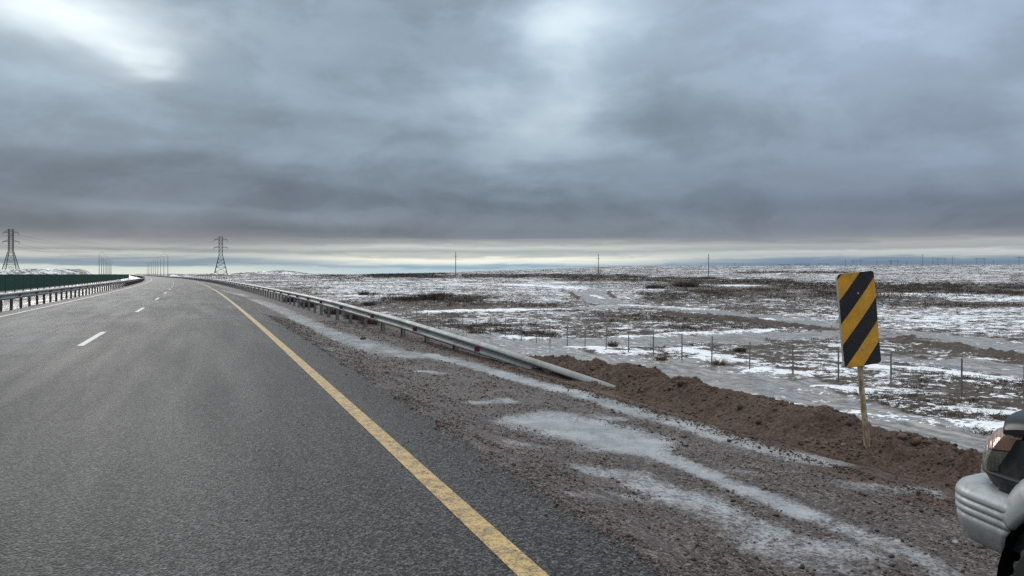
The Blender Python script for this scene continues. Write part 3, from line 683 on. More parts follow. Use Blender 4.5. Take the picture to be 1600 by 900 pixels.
# ---------------------------------------------------------------- steel guard rails
def wbeam_profile():
    # (outward towards traffic, height from the beam centre)
    return [(0.0, 0.155), (0.012, 0.150), (0.030, 0.135), (0.078, 0.105), (0.083, 0.085), (0.078, 0.065), (0.030, 0.035), (0.004, 0.018), (0.0, 0.0),
            (0.004, -0.018), (0.030, -0.035), (0.078, -0.065), (0.083, -0.085), (0.078, -0.105), (0.030, -0.135), (0.012, -0.150), (0.0, -0.155)]
def guardrail(name, label, path, ztop, side, mpost, post_every, refl_every, refl_off=0.0, twist=0.0, blocks=True, pw=0.11):
    """path: list of (x, y); side: unit sign, +1 when traffic is on the left of the path direction"""
    x0, y0 = path[0]; root = empty(name, (x0, y0, z1(x0, y0)))
    tag(root, label, 'guard rail')
    off = Vector((-x0, -y0, -root.location.z))
    P = np.array(path); seg = np.hypot(*(P[1:] - P[:-1]).T); cum = np.concatenate([[0], np.cumsum(seg)])
    def at(d):
        return float(np.interp(d, cum, P[:, 0])), float(np.interp(d, cum, P[:, 1]))
    def nrm(d):
        a = at(max(0, d - 0.5)); b = at(min(cum[-1], d + 0.5)); v = Vector((b[0] - a[0], b[1] - a[1], 0)).normalized()
        return v, Vector((-v.y, v.x, 0)) * side
    # beam: one front skin and one back skin 4 mm behind
    ds = [d for d in np.concatenate([np.arange(0, min(60, cum[-1]), 0.5), np.arange(60, cum[-1], 4.0), [cum[-1]]])]
    m = MB(); rows = []
    pr = wbeam_profile()
    for d in ds:
        x, y = at(d); v, n = nrm(d); zc = ztop(d) - 0.155
        ph = twist * (1 - float(sstep(0.5, 9.0, d))); ha = Vector((0, 0, math.cos(ph))) - n * math.sin(ph); na = n * math.cos(ph) + Vector((0, 0, math.sin(ph)))
        top = Vector((x, y, ztop(d)))
        ring = [top + ha * (h - 0.155) + na * o + off for o, h in pr] + [top + ha * (h - 0.155) + na * (o - 0.006) + off for o, h in pr[::-1]]
        rows.append(ring)
    m.loft(rows, closed=True)
    n_ = len(pr) * 2
    m.f.append(tuple(range(n_))); m.f.append(tuple(range((len(rows) - 1) * n_, len(rows) * n_)))
    beam = m.build('rail_beam', M_galv, root, smooth=True)
    # bolts at the splices belong to the beam
    bm_ = MB(); d = 2.0
    while d < min(60, cum[-1]):
        x, y = at(d); v, n = nrm(d)
        for dd in (-0.1, 0.0, 0.1):
            for h in (-0.085, 0.085, 0.0):
                if d > 26: continue
                bm_ = MB(); c = Vector((x, y, ztop(d) - 0.155 + h)) + v * dd + n * (0.085 if h else 0.004) + off
                bm_.tube([c, c + n * 0.012], 0.011, 6); bm_.build('bolt', mpost, beam)
        d += 4.0
    cnt = 0; rest = MB(); d = 0.9
    while d < cum[-1] - 0.2:
        x, y = at(d); v, n = nrm(d); zt = ztop(d); g = z1(x, y)
        if zt - g > 0.34:
            M = Matrix.Rotation(math.atan2(v.y, v.x), 3, 'Z')
            c = Vector((x, y, 0)) - n * 0.13 + off
            pm = rest if cnt >= 96 else MB(); hz = zt - 0.03 - (g - 0.25)
            # C section: web and two flanges
            pm.box(c + Vector((0, 0, g - 0.25 + hz / 2)) - n * 0.05, (0.13, 0.006, hz), M)
            for q in (-0.052, 0.052): pm.box(c + Vector((0, 0, g - 0.25 + hz / 2)) + v * q + n * 0.0, (0.006, 0.10, hz), M)
            if blocks: pm.box(c + n * 0.09 + Vector((0, 0, zt - 0.155)), (0.09, 0.075, 0.2), M)
            if cnt < 96: pm.build('post', mpost, root)
            cnt += 1
        d += post_every
    if rest.v: tag(rest.build('post', mpost, root), kind='stuff')
    d = refl_off; cnt = 0
    while d < min(cum[-1], 160):
        x, y = at(d); v, n = nrm(d); pm = MB(); zc = ztop(d) - 0.155
        c = Vector((x, y, zc)) + n * 0.085 + off
        # small folded wedge set in the trough of the beam
        a = 0.06; b = 0.062
        vs = [c - v * a * 0.4 - Vector((0, 0, b)) - n * 0.02, c + v * a * 0.4 - Vector((0, 0, b * 0.7)) + n * 0.075, c + v * a * 0.4 + Vector((0, 0, b * 0.7)) + n * 0.075, c - v * a * 0.4 + Vector((0, 0, b)) - n * 0.02]
        vs += [q - n * 0.01 for q in vs]
        pm.add(vs, [(0, 1, 2, 3), (7, 6, 5, 4), (0, 4, 5, 1), (1, 5, 6, 2), (2, 6, 7, 3), (3, 7, 4, 0)])
        pm.build('reflector', M_red, root); cnt += 1
        d += refl_every
    return root

# right-hand rail: starts buried in the dirt bank and climbs to full height
ax, ay = 1.62, 11.55; bx, by = -6.93, 28.6
path = [(ax, ay)]
for k in range(1, 13): path.append((ax + (bx - ax) * k / 12, ay + (by - ay) * k / 12))
tb, sb = to_ts(bx, by); tb = float(tb); sb = float(sb)
for d in np.concatenate([np.arange(2, 60, 2), np.arange(60, 900, 6)]):
    s_ = sb + (3.25 - sb) * float(sstep(0, 16, d)); x, y = road_xy(tb + d, s_); path.append((float(x), float(y)))
def ztopR(d):
    return float(np.interp(d, [0, 0.6, 4.2, 10.7, 18.8, 24, 2000], [-0.30, -0.26, -0.065, 0.19, 0.42, 0.44, 0.44]))
guardrail('guard_rail', 'grey guard rail on the right shoulder, its near end sloping into the dirt bank', path, ztopR, 1, M_post, 2.0, 4.08, 5.1, twist=-0.45)
# left-hand rail on the median
pl = [tuple(float(c) for c in road_xy(d, -9.35)) for d in np.concatenate([np.arange(-4, 60, 2), np.arange(60, 900, 6)])]
guardrail('guard_rail', 'grey guard rail along the left side of the road before the green screen', pl, lambda d: 0.62, -1, M_dark_post, 2.0, 4.0, 1.4)

# ---------------------------------------------------------------- green anti-glare screen on the median
def screen():
    x0, y0 = road_xy(10, -13.8); x0 = float(x0); y0 = float(y0)
    root = empty('median_screen', (x0, y0, z1(x0, y0))); off = -root.location
    tag(root, 'long dark green panel screen standing on the median behind the left guard rail', 'screen')
    def top(t): return 1.40 - 0.12 * float(sstep(40, 300, t))
    rest = MB(); cnt = 0; t = 4.0
    while t < 420:
        L = 3.0
        a = Vector((*map(float, road_xy(t, -13.8)), 0)); b = Vector((*map(float, road_xy(t + L - 0.06, -13.8)), 0))
        v = (b - a).normalized(); n = Vector((v.y, -v.x, 0)); pm = rest if cnt >= 60 else MB()
        zt = top(t); zb = 0.30
        # corrugated sheet
        K = 16; r0 = []; r1 = []
        for k in range(K + 1):
            p = a.lerp(b, k / K) + n * (0.028 if k % 2 else -0.0) + off
            r0.append(p + Vector((0, 0, zb))); r1.append(p + Vector((0, 0, zt)))
        pm.loft([r0, r1]); pm.loft([[p - n * 0.01 for p in r0], [p - n * 0.01 for p in r1]])
        M = Matrix.Rotation(math.atan2(v.y, v.x), 3, 'Z')
        for zz in (zt, zb): pm.box((a + b) / 2 + Vector((0, 0, zz)) + off, ((b - a).length, 0.06, 0.05), M)
        if cnt < 60: pm.build('panel', M_green, root)
        po = MB(); g = z1(a.x, a.y)
        if cnt < 60:
            po.box(a + Vector((0, 0, (zt + g - 0.2) / 2)) - v * 0.03 + off, (0.07, 0.07, zt - g + 0.25), M); po.build('post', M_dark_post, root)
        cnt += 1; t += L
    tag(rest.build('panel', M_green, root), kind='stuff')
screen()

# ---------------------------------------------------------------- dirt bank beside the shoulder
CREST = [(840, 560, -0.30), (872, 563, 0), (930, 567, 0), (1000, 580, 0), (1060, 592, 0), (1100, 601, 0), (1140, 612, 0), (1180, 622, 0), (1220, 628, 0), (1250, 636, 0), (1290, 640, 0),
         (1320, 662, 0), (1345, 672, 0), (1400, 686, 0), (1450, 702, 0), (1530, 718, 0), (1600, 742, 0), (1720, 790, 0), (1900, 860, 0)]
def crest_z():
    out = []
    for px, py, _ in CREST:
        dx = (px - 800) / F; Yq = np.linspace(2.5, 24, 4000); t, s = to_ts(dx * Yq, Yq)
        k = np.argmin(np.abs(s - 4.85)); out.append((float(t[k]), CH - (py - HY) / F * float(Yq[k])))
    return sorted(out)
CZ = crest_z()
def bank():
    tt = np.arange(CZ[0][0] - 1.5, CZ[-1][0] + 2.2, 0.018); w = np.linspace(-0.95, 1.5, 120)
    T, Wd = np.meshgrid(tt, w, indexing='ij')
    cz = np.interp(T, [c[0] for c in CZ], [c[1] for c in CZ])
    fade = sstep(CZ[0][0] - 1.5, CZ[0][0], T) * (1 - sstep(CZ[-1][0] + 0.2, CZ[-1][0] + 2.2, T))
    foot = 0.60 + 0.10 * fbm(T / 1.1, T * 0, 3, 61) + 0.16 * np.exp(-((T - 4.3) / 1.3) ** 2)
    S = 4.85 + Wd
    X, Y = road_xy(T, S); g = gz(X, Y, False)
    prof = np.where(Wd < 0, 1 - sstep(0.0, 1.0, -Wd / foot) ** 0.9, 1 - sstep(0.05, 1.3, Wd))
    gc = np.interp(4.85, SP, ZP)
    z = g + (cz - gc) * prof * fade
    body = np.clip(prof * 1.6, 0, 1) * fade
    calm = 1 - 0.8 * np.exp(-((T - 3.6) / 0.9) ** 2)
    z = z + body * calm * (0.105 * fbm(X / 0.65, Y / 0.65, 4, 71, 0.55) + 0.05 * np.maximum(0, perlin(X / 0.22, Y / 0.22, 511)) ** 1.2 + 0.014 * np.abs(fbm(X / 0.07, Y / 0.07, 3, 75, 0.6)) + 0.008 * fbm(X / 0.03, Y / 0.03, 2, 79))
    z = np.where(prof * fade < 0.03, g - 0.04, z)
    o = npmesh('dirt_bank', np.stack([X, Y, z], -1).reshape(-1, 3), grid_faces(*X.shape)[:, ::-1], M_earth, True)
    tag(o, 'long low bank of loose reddish brown dirt along the outer edge of the gravel shoulder', 'dirt bank')
    return X, Y, z, body
BX, BY, BZ, BB = bank()

# ---------------------------------------------------------------- loose stones
def ico():
    bm = bmesh.new(); bmesh.ops.create_icosphere(bm, subdivisions=1, radius=1.0)
    v = np.array([q.co[:] for q in bm.verts]); f = np.array([[q.index for q in p.verts] for p in bm.faces]); bm.free(); return v, f
IV, IF = ico()
def stones(name, P, size, mat, seed=1, flat=0.6, jit=0.22):
    r = np.random.RandomState(seed); n = len(P)
    V = IV[None] * (1 + r.uniform(-jit, jit, (n, len(IV), 1)))
    sc3 = np.stack([r.uniform(0.7, 1.35, n), r.uniform(0.6, 1.1, n), r.uniform(0.45, 0.9, n) * flat / 0.6], 1) * size[:, None]
    V = V * sc3[:, None, :]
    a = r.uniform(0, 2 * PI, n); c, s_ = np.cos(a)[:, None], np.sin(a)[:, None]
    tl_ = r.uniform(-0.6, 0.6, n); ct, st = np.cos(tl_)[:, None], np.sin(tl_)[:, None]
    y, z = V[..., 1] * ct - V[..., 2] * st, V[..., 1] * st + V[..., 2] * ct
    x = V[..., 0]; V = np.stack([x * c - y * s_, x * s_ + y * c, z], -1) + P[:, None, :]
    Fc = IF[None] + (np.arange(n) * len(IV))[:, None, None]
    rr = np.repeat(r.uniform(0, 1, n), len(IV))
    return npmesh(name, V.reshape(-1, 3), Fc.reshape(-1, 3), mat, False, attrs=dict(rnd=rr))
M_gravel = mat_random('loose_gravel', [(0.0, (0.028, 0.018, 0.015)), (0.45, (0.085, 0.055, 0.046)), (0.8, (0.13, 0.10, 0.088)), (1.0, (0.28, 0.24, 0.22))])
M_clod = mat_random('dirt_clods', [(0.0, (0.03, 0.017, 0.011)), (0.6, (0.088, 0.053, 0.036)), (1.0, (0.16, 0.115, 0.088))], 0.85)
def gravel():
    r = np.random.RandomState(5); n = 60000
    t = 0.2 + 26 * r.uniform(0, 1, n) ** 2.0 - 1.2; s = r.uniform(0.62, 4.3, n)
    s = np.where(r.uniform(0, 1, n) < 0.12, 0.62 + r.exponential(0.25, n), s)
    X, Y = road_xy(t, s)
    d = np.full(n, 0.0)
    for pts, w, k in SH_POLY:
        if k > 0.6: d = np.maximum(d, k * (1 - sstep(0.4, 1.5, dpoly(X, Y, track(pts)) / w)))
    clump = 0.5 + fbm(X / 0.5, Y / 0.5, 3, 91)
    keep = (r.uniform(0, 1, n) > d * 1.25) & (clump > r.uniform(-0.1, 0.9, n)) & (np.hypot(X, Y) > 0.6)
    X, Y, t = X[keep], Y[keep], t[keep]; m = len(X)
    size = np.clip(r.lognormal(-5.05, 0.42, m), 0.003, 0.022) * (1 + t / 30)
    Z = gz(X, Y) + size * 0.25
    tag(stones('gravel', np.stack([X, Y, Z], 1), size, M_gravel, 6), kind='stuff')
    # a few chips strayed on to the asphalt
    n = 3600; t = 26 * r.uniform(0, 1, n) ** 1.8 - 0.5; s = 0.66 - r.exponential(0.10, n) * np.where(r.uniform(0, 1, n) < 0.15, 4, 1); X, Y = road_xy(t, s)
    size = np.clip(r.lognormal(-5.3, 0.35, n), 0.002, 0.010)
    tag(stones('stray_gravel', np.stack([X, Y, size * 0.3], 1), size, M_gravel, 8), kind='stuff')
gravel()
def clods():
    r = np.random.RandomState(15); n = 26000
    i = r.randint(0, BX.shape[0], n); j = r.randint(0, BX.shape[1], n)
    k = (BB[i, j] > 0.12); i, j = i[k], j[k]; m = len(i)
    size = np.clip(r.lognormal(-5.15, 0.62, m), 0.003, 0.06) * np.where(fbm(BX[i, j] / 0.5, BY[i, j] / 0.5, 2, 401) > 0.05, 1.35, 0.75)
    P = np.stack([BX[i, j], BY[i, j], BZ[i, j] + size * 0.2], 1)
    tag(stones('dirt_clods', P, size, M_clod, 17, 0.75), kind='stuff')
    # spilled dirt in front of the bank and round the buried rail end
    n = 5000; t = r.uniform(-2, 16, n); s = 4.1 - np.abs(r.normal(0, 0.16, n)); X, Y = road_xy(t, s)
    size = np.clip(r.lognormal(-5.0, 0.5, n), 0.003, 0.03); Z = gz(X, Y) + size * 0.3
    tag(stones('spilled_dirt', np.stack([X, Y, Z], 1), size, M_clod, 19, 0.7), kind='stuff')
clods()
def bank_hit(px, py):
    dx = (px - 800) / F; dz = -(py - HY) / F; best = None
    q = np.stack([BX.ravel(), BY.ravel(), BZ.ravel()], 1); e = np.abs(q[:, 0] / q[:, 1] - dx) * F + np.abs((q[:, 2] - CH) / q[:, 1] - dz) * F + q[:, 1] * 0.02
    i = np.argmin(e); return q[i]

# ---------------------------------------------------------------- striped marker board stuck in the bank
def marker_board():
    q0 = bank_hit(1357, 699); Yb = float(q0[1]); X_ = float(q0[0]); zb = float(q0[2]); SS = Yb / 6.9
    root = empty('hazard_marker', (X_, Yb, zb - 0.01)); root.scale = (SS, SS, SS); tag(root, 'black and yellow diagonally striped marker board leaning on a worn wooden stake in the dirt', 'road sign')
    yaw = math.radians(20); roll = math.radians(4.8)
    root.rotation_euler = (math.radians(-1.5), -roll, yaw)
    m, N, b = newmat('hazard_stripes'); P = N.n.new('ShaderNodeTexCoord').outputs['Object']
    x, y, z = N.sep(P)[0:3]
    q = N.math('SUBTRACT', z, N.math('ADD', N.math('MULTIPLY', x, 0.93), 0.205 + 0.405)); q = N.math('DIVIDE', q, 0.41)
    q = N.math('FRACT', N.math('ADD', q, 10.0))
    k = N.math('LESS_THAN', q, 0.53)
    n = N.noise(P, 7, 8, 0.7); n2 = N.noise(P, 90, 3, 0.6)
    yc = N.mix(N.mapr(n, 0.35, 0.7), (0.68, 0.345, 0.015, 1), (0.46, 0.22, 0.018, 1))
    edge = N.mapr(N.math('MAXIMUM', N.math('ABSOLUTE', N.math('MULTIPLY', x, 1.8)), N.math('ABSOLUTE', N.math('SUBTRACT', z, 0.435))), 0.36, 0.45)
    yc = N.mix(N.math('MULTIPLY', edge, N.mapr(n, 0.4, 0.62, 0.1, 0.55)), yc, (0.20, 0.11, 0.05, 1))
    bc = N.mix(N.mapr(n, 0.45, 0.75), (0.005, 0.006, 0.008, 1), (0.018, 0.019, 0.021, 1))
    c = N.mix(k, yc, bc)
    # paint chips and dust specks
    chip = N.math('MULTIPLY', N.mapr(N.noise(P, 34, 4, 0.6), 0.66, 0.72), N.mapr(n, 0.5, 0.7))
    c = N.mix(N.math('MULTIPLY', chip, 0.55), c, (0.14, 0.13, 0.12, 1))
    c = N.mix(N.mapr(n2, 0.5, 0.8, 0.0, 0.25), c, (0.12, 0.09, 0.06, 1))
    N.l.new(c, b.inputs['Base Color']); b.inputs['Roughness'].default_value = 0.5; b.inputs['Specular IOR Level'].default_value = 0.3
    N.l.new(N.bump(n, 0.15, 0.01), b.inputs['Normal'])
    w, h, r = 0.22, 0.87, 0.035
    out = []
    for cx, cz, a0 in ((w - r, r, -90), (w - r, h - r, 0), (-w + r, h - r, 90), (-w + r, r, 180)):
        for i in range(6):
            a = math.radians(a0 + 90 * i / 5); out.append((cx + r * math.cos(a), cz + r * math.sin(a)))
    mb = MB(); nO = len(out)
    def bow(x): return 0.010 * (x / w) ** 2          # slightly dished sheet
    fr = [Vector((x_, bow(x_), z_)) for x_, z_ in out]; 
    # front skin as strips so the dishing shows
    face = MB(); K = 12
    def hw(z_):
        if z_ < r: return w - r + math.sqrt(max(0, r * r - (r - z_) ** 2))
        if z_ > h - r: return w - r + math.sqrt(max(0, r * r - (z_ - h + r) ** 2))
        return w
    zs = [0, .004, .012, .022, r] + [r + (h - 2 * r) * i / 14 for i in range(1, 14)] + [h - r, h - .022, h - .012, h - .004, h]
    rows = []
    for z_ in zs:
        a = hw(z_); rows.append([Vector((-a + 2 * a * i / K, 0.008 * ((-a + 2 * a * i / K) / w) ** 2 + 0.003 * math.sin(z_ * 7), z_)) for i in range(K + 1)])
    face.loft(rows)
    board = face.build('board_face', m, root, smooth=True); board.location = (0, -0.03, 0.775)
    rim = MB(); loop = [r_[0] for r_ in rows] + rows[-1][1:] + [r_[-1] for r_ in rows[::-1][1:]] + rows[0][::-1][1:-1]
    rim.loft([loop, [v + Vector((0, 0.022, 0)) for v in loop]], closed=True)
    inner = [Vector((v.x * 0.93, v.y + 0.022, (v.z - h / 2) * 0.965 + h / 2)) for v in loop]
    rim.loft([[v + Vector((0, 0.022, 0)) for v in loop], inner], closed=True)
    back = [[v + Vector((0, 0.004, 0)) for v in rr] for rr in rows]; rim.loft(back)
    rim.build('board_rim', simple('board_rim', (0.45, 0.46, 0.46), 0.5, 0.3, 12, 0.3, 0.1), root, smooth=False).location = (0, -0.03, 0.775)
    # wooden stake, four-sided with rounded corners, old white paint flaking off
    sm, N, b = newmat('weathered_stake'); P = N.n.new('ShaderNodeTexCoord').outputs['Object']
    g = N.noise(N.vmath('MULTIPLY', P, (60, 60, 4)), 1, 6, 0.6); fl = N.noise(N.vmath('MULTIPLY', P, (26, 26, 7)), 1, 6, 0.65)
    c = N.mix(g, (0.15, 0.095, 0.05, 1), (0.36, 0.26, 0.15, 1)); c = N.mix(N.mapr(fl, 0.46, 0.56), c, (0.46, 0.38, 0.25, 1))
    N.l.new(c, b.inputs['Base Color']); b.inputs['Roughness'].default_value = 0.75; N.l.new(N.bump(g, 0.6, 0.004), b.inputs['Normal'])
    st = MB(); pts = [(0.012, 0.02, -0.3), (0.006, 0.02, 0.0), (0.002, 0.018, 0.25), (-0.003, 0.02, 0.5), (0.0, 0.02, 0.78), (0, 0.02, 1.5)]
    st.tube(pts, [0.028, 0.028, 0.027, 0.026, 0.025, 0.022], 10); st.build('stake', sm, root, smooth=True)
    for z_ in (0.93, 1.45):
        q = MB(); q.tube([(0, -0.036, z_), (0, -0.028, z_)], 0.010, 8); q.build('bolt', M_galv, root)
marker_board()

# ---------------------------------------------------------------- wire fence across the foot of the embankment
def wire_fence():
    obs = [(1502, 612), (1392, 600), (1310, 594), (1239, 583), (1171, 579), (1112, 577), (1065.5, 569), (1021, 560), (982, 553), (947, 546), (914, 545), (886.5, 538), (859.5, 535), (838, 532), (815, 527)]
    # straight line fitted through the traced posts
    pts = np.array([hit(*p) for p in obs]); A = np.polyfit(pts[:, 1], pts[:, 0], 1)
    def on(px):
        q = (px - 800) / F; Y = A[1] / (q - A[0]); return Vector((q * Y, Y, 0))
    P = [on(p[0]) for p in obs]
    d = (P[-1] - P[0]) / (len(P) - 1)
    for k in range(1, 6): P.insert(0, P[0] - d * (1.0))
    for k in range(1, 62): P.append(P[-1] + d)
    for p in P: p.z = z1(p.x, p.y)
    root = empty('wire_fence', P[0]); tag(root, 'thin wire fence with grey posts running across the snowy ground below the embankment', 'fence')
    off = -root.location; r = random.Random(3); tops = []
    for i, p in enumerate(P):
        m = MB(); lean = Vector((r.uniform(-.03, .03), r.uniform(-.03, .03), 0)); h = 1.55 + r.uniform(-.05, .04)
        b = p + off; t = b + Vector((0, 0, h)) + lean; tops.append((p, lean, h))
        M = Matrix.Rotation(r.uniform(0, 0.4), 3, 'Z'); ax_ = M @ Vector((0.025, 0, 0)); ay_ = M @ Vector((0, 0.025, 0))
        rows = [[c + sx * ax_ * k + sy * ay_ * k for sx, sy in ((-1, -1), (1, -1), (1, 1), (-1, 1))] for c, k in ((b - Vector((0, 0, .3)), 1.1), (t - Vector((0, 0, .02)), 0.95), (t, 0.7))]
        m.loft(rows, closed=True); m.f.append((8, 9, 10, 11)); m.build('post', M_fpost, root)
    for hf in (0.25, 0.5, 0.74, 0.96):
        m = MB(); line = []
        for i, (p, l, h) in enumerate(tops[:50]):
            q = p + off + l * hf + Vector((0, 0.0, h * hf)) - Vector((0, 0.032, 0)); line.append(q)
            if i < 49:
                p2, l2, h2 = tops[i + 1]; q2 = p2 + off + l2 * hf + Vector((0, 0, h2 * hf)) - Vector((0, 0.032, 0)); line.append((q + q2) / 2 - Vector((0, 0, 0.02)))
        m.tube(line, 0.004, 4); m.build('wire', M_wire, root)
wire_fence()

# ---------------------------------------------------------------- scrub
M_twig = mat_random('dry_twigs', [(0.0, (0.030, 0.019, 0.014)), (0.5, (0.075, 0.046, 0.032)), (1.0, (0.16, 0.115, 0.075))])
M_straw = mat_random('dry_straw', [(0.0, (0.08, 0.055, 0.035)), (0.6, (0.19, 0.14, 0.09)), (1.0, (0.32, 0.26, 0.18))])
M_dark_scrub = mat_random('dark_scrub', [(0.0, (0.020, 0.016, 0.011)), (0.6, (0.050, 0.038, 0.027)), (1.0, (0.12, 0.088, 0.058))])
def tufts(P, H, Wd, blades, seed, thick, curl=0.35):
    """many thin upright-to-spreading blades; returns verts, faces, rnd"""
    r = np.random.RandomState(seed); n = len(P) * blades
    base = np.repeat(P, blades, 0); h = np.repeat(H, blades) * r.uniform(0.45, 1.0, n); w = np.repeat(Wd, blades); tk = np.repeat(thick, blades)
    a = r.uniform(0, 2 * PI, n); rr = w * np.sqrt(r.uniform(0, 1, n)) * 0.55
    b0 = base + np.stack([rr * np.cos(a), rr * np.sin(a), np.zeros(n) - 0.02], 1)
    a2 = a + r.normal(0, 0.7, n); lean = w * r.uniform(0.1, 0.7, n)
    tip = b0 + np.stack([lean * np.cos(a2), lean * np.sin(a2), h], 1)
    mid = (b0 + tip) / 2 + np.stack([r.normal(0, 1, n) * w * curl * 0.3, r.normal(0, 1, n) * w * curl * 0.3, h * 0.08], 1)
    sdir = r.uniform(0, 2 * PI, n); sv = np.stack([np.cos(sdir), np.sin(sdir), np.zeros(n)], 1) * tk[:, None]
    V = np.stack([b0 - sv, b0 + sv, mid + sv * 0.8, mid - sv * 0.8, tip], 1)
    i = (np.arange(n) * 5)[:, None]
    Fq = np.concatenate([i + np.array([0, 1, 2]), i + np.array([0, 2, 3]), i + np.array([3, 2, 4])])
    rn = np.repeat(np.clip(np.repeat(r.uniform(0, 1, len(P)), blades) * 0.6 + r.uniform(0, 0.4, n), 0, 1), 5)
    return V.reshape(-1, 3), Fq, rn
def scrub_field():
    xs, ys, B, Rb, T = G_FIELD
    r = np.random.RandomState(21)
    R = np.hypot(xs, ys); q = xs / ys
    ok = (R > 18) & (R < 1700) & (q > -0.42) & (q < 0.86)
    xs, ys, B, Rb, T, R = xs[ok], ys[ok], B[ok], Rb[ok], T[ok], R[ok]
    ts_, ss = to_ts(xs, ys)
    cl = fbm(xs / 6, ys / 6, 4, 101) + 0.5 * fbm(xs / 40, ys / 40, 2, 103)
    # grid cells grow with distance, which already keeps the count per picture area even
    p = np.clip((0.10 + 0.22 * sstep(70, 300, R)) * sstep(-0.3, 0.9, cl) + 0.38 * B * sstep(-0.4, 0.4, cl), 0, 1) * (T < 0.3) * (ss > 11.5)
    k = r.uniform(0, 1, len(xs)) < p * 1.0
    x, y, b, rr = xs[k], ys[k], B[k], R[k]
    sel = []
    for r0, r1, cap in ((0, 75, 34000), (75, 500, 60000), (500, 1700, 40000)):
        q_ = np.where((rr >= r0) & (rr < r1))[0]; sel.append(q_ if len(q_) <= cap else r.choice(q_, cap, False))
    sel = np.concatenate(sel); x, y, b, rr = x[sel], y[sel], b[sel], rr[sel]
    n = len(x); x = x + r.normal(0, 0.002, n) * rr; y = y + r.normal(0, 0.008, n) * rr
    z = gz(x, y)
    H = (0.10 + 0.16 * r.uniform(0, 1, n)) * (1 + 2.3 * b * r.uniform(0.3, 1, n)) * (1 + 0.5 * sstep(60, 300, rr) + 1.6 * sstep(500, 900, rr)); Wd = H * r.uniform(1.2, 2.6, n)
    P = np.stack([x, y, z], 1); th = 0.004 + rr * 0.00022
    nr = rr < 75
    for msk, nb in ((nr, 14), (~nr, 6)):
        V, Fq, rn = tufts(P[msk], H[msk], Wd[msk], nb, 23, th[msk])
        o = npmesh('steppe_scrub', V, Fq, M_dark_scrub, attrs=dict(rnd=rn)); tag(o, kind='stuff')
    print('scrub', n)
    # dry grass along the embankment
    n = 1500; t = r.uniform(2, 60, n); s = r.uniform(4.9, 10, n)
    s = np.where(t < 14, np.maximum(s, 6.2), s); X, Y = road_xy(t, s); Z = gz(X, Y)
    H = 0.10 + 0.25 * r.uniform(0, 1, n) ** 2; V, Fq, rn = tufts(np.stack([X, Y, Z], 1), H, H * 1.1, 14, 31, np.full(n, 0.0035))
    tag(npmesh('embankment_grass', V, Fq, M_straw, attrs=dict(rnd=rn)), kind='stuff')
scrub_field()
def shrub(px, py, h, w, label, mat, seed, blades=260, group=None, at=None):
    x, y = at if at else hit(px, py); z = z1(x, y); R = math.hypot(x, y)
    r_ = np.random.RandomState(seed); K = 3 if w < 1.2 else 9
    a_ = r_.uniform(0, 6.28, K); q_ = np.sqrt(r_.uniform(0, 1, K)) * w * (0.22 if w < 1.2 else 0.42); a_[0] = 0; q_[0] = 0
    Pk = np.stack([q_ * np.cos(a_), q_ * np.sin(a_), np.zeros(K)], 1); Hk = h * r_.uniform(0.5, 1.0, K); Hk[0] = h
    V, Fq, rn = tufts(Pk, Hk, np.full(K, w * (0.7 if w < 1.2 else 0.42)), max(20, blades // K), seed, np.full(K, 0.003 + R * 0.00018), 0.6)
    o = npmesh('shrub', V, Fq, mat, attrs=dict(rnd=rn)); o.location = (x, y, z)
    tag(o, label, 'shrub', group)
shrub(958, 541, 0.55, 0.75, 'small dry brown shrub at the foot of a fence post on a snow patch', M_twig, 201)
shrub(1122, 571, 0.50, 0.95, 'pale straw coloured tumbleweed resting beside a fence post near the water', M_straw, 202)
shrub(1034, 561, 0.30, 0.7, 'low pale grass clump at a fence post by the flooded patch', M_straw, 203)
shrub(1158, 549, 0.42, 0.8, 'small dark shrub on the brown mud behind the wire fence', M_twig, 204)
shrub(668, 470, 1.5, 5.5, 'wide brown bush at the right end of the dark scrub beyond the rail', M_twig, 205, 900)
shrub(640, 471, 1.2, 5.0, 'lower brown bush left of the wide bush beyond the rail', M_twig, 206, 700)
shrub(690, 466, 1.3, 3.6, 'dark bush standing behind and right of the wide brown bush', M_dark_scrub, 207, 500)
shrub(565, 463, 1.3, 2.4, 'dark bush in the snow just above the guard rail', M_dark_scrub, 208, 420)
shrub(577, 478, 0.8, 2.2, 'low dark shrub with a snowy foot close behind the guard rail', M_dark_scrub, 209, 360)
shrub(1068, 448, 2.6, 8, 'big rounded dark bush left of the third concrete pole', M_twig, 210, 800)
shrub(1018, 451, 1.8, 6, 'smaller dark bush left of the big rounded bush', M_dark_scrub, 211, 500)
for i, (t_, s_, h_, lab) in enumerate(((23.5, 4.2, 0.55, 'reddish dry bush under the guard rail, nearest of the row'), (26.6, 4.1, 0.62, 'reddish dry bush under the guard rail, second of the row'), (30.5, 4.0, 0.6, 'dry bush under the guard rail, third of the row'),
                                       (38.0, 3.9, 0.6, 'brown dry bush under the guard rail, fourth of the row'), (46.0, 3.9, 0.6, 'brown dry bush under the guard rail, farthest of the row'))):
    X, Y = road_xy(t_, s_); shrub(0, 0, h_, 0.8, lab, M_twig, 220 + i, 300, 'dry bushes behind the guard rail posts', (float(X), float(Y)))

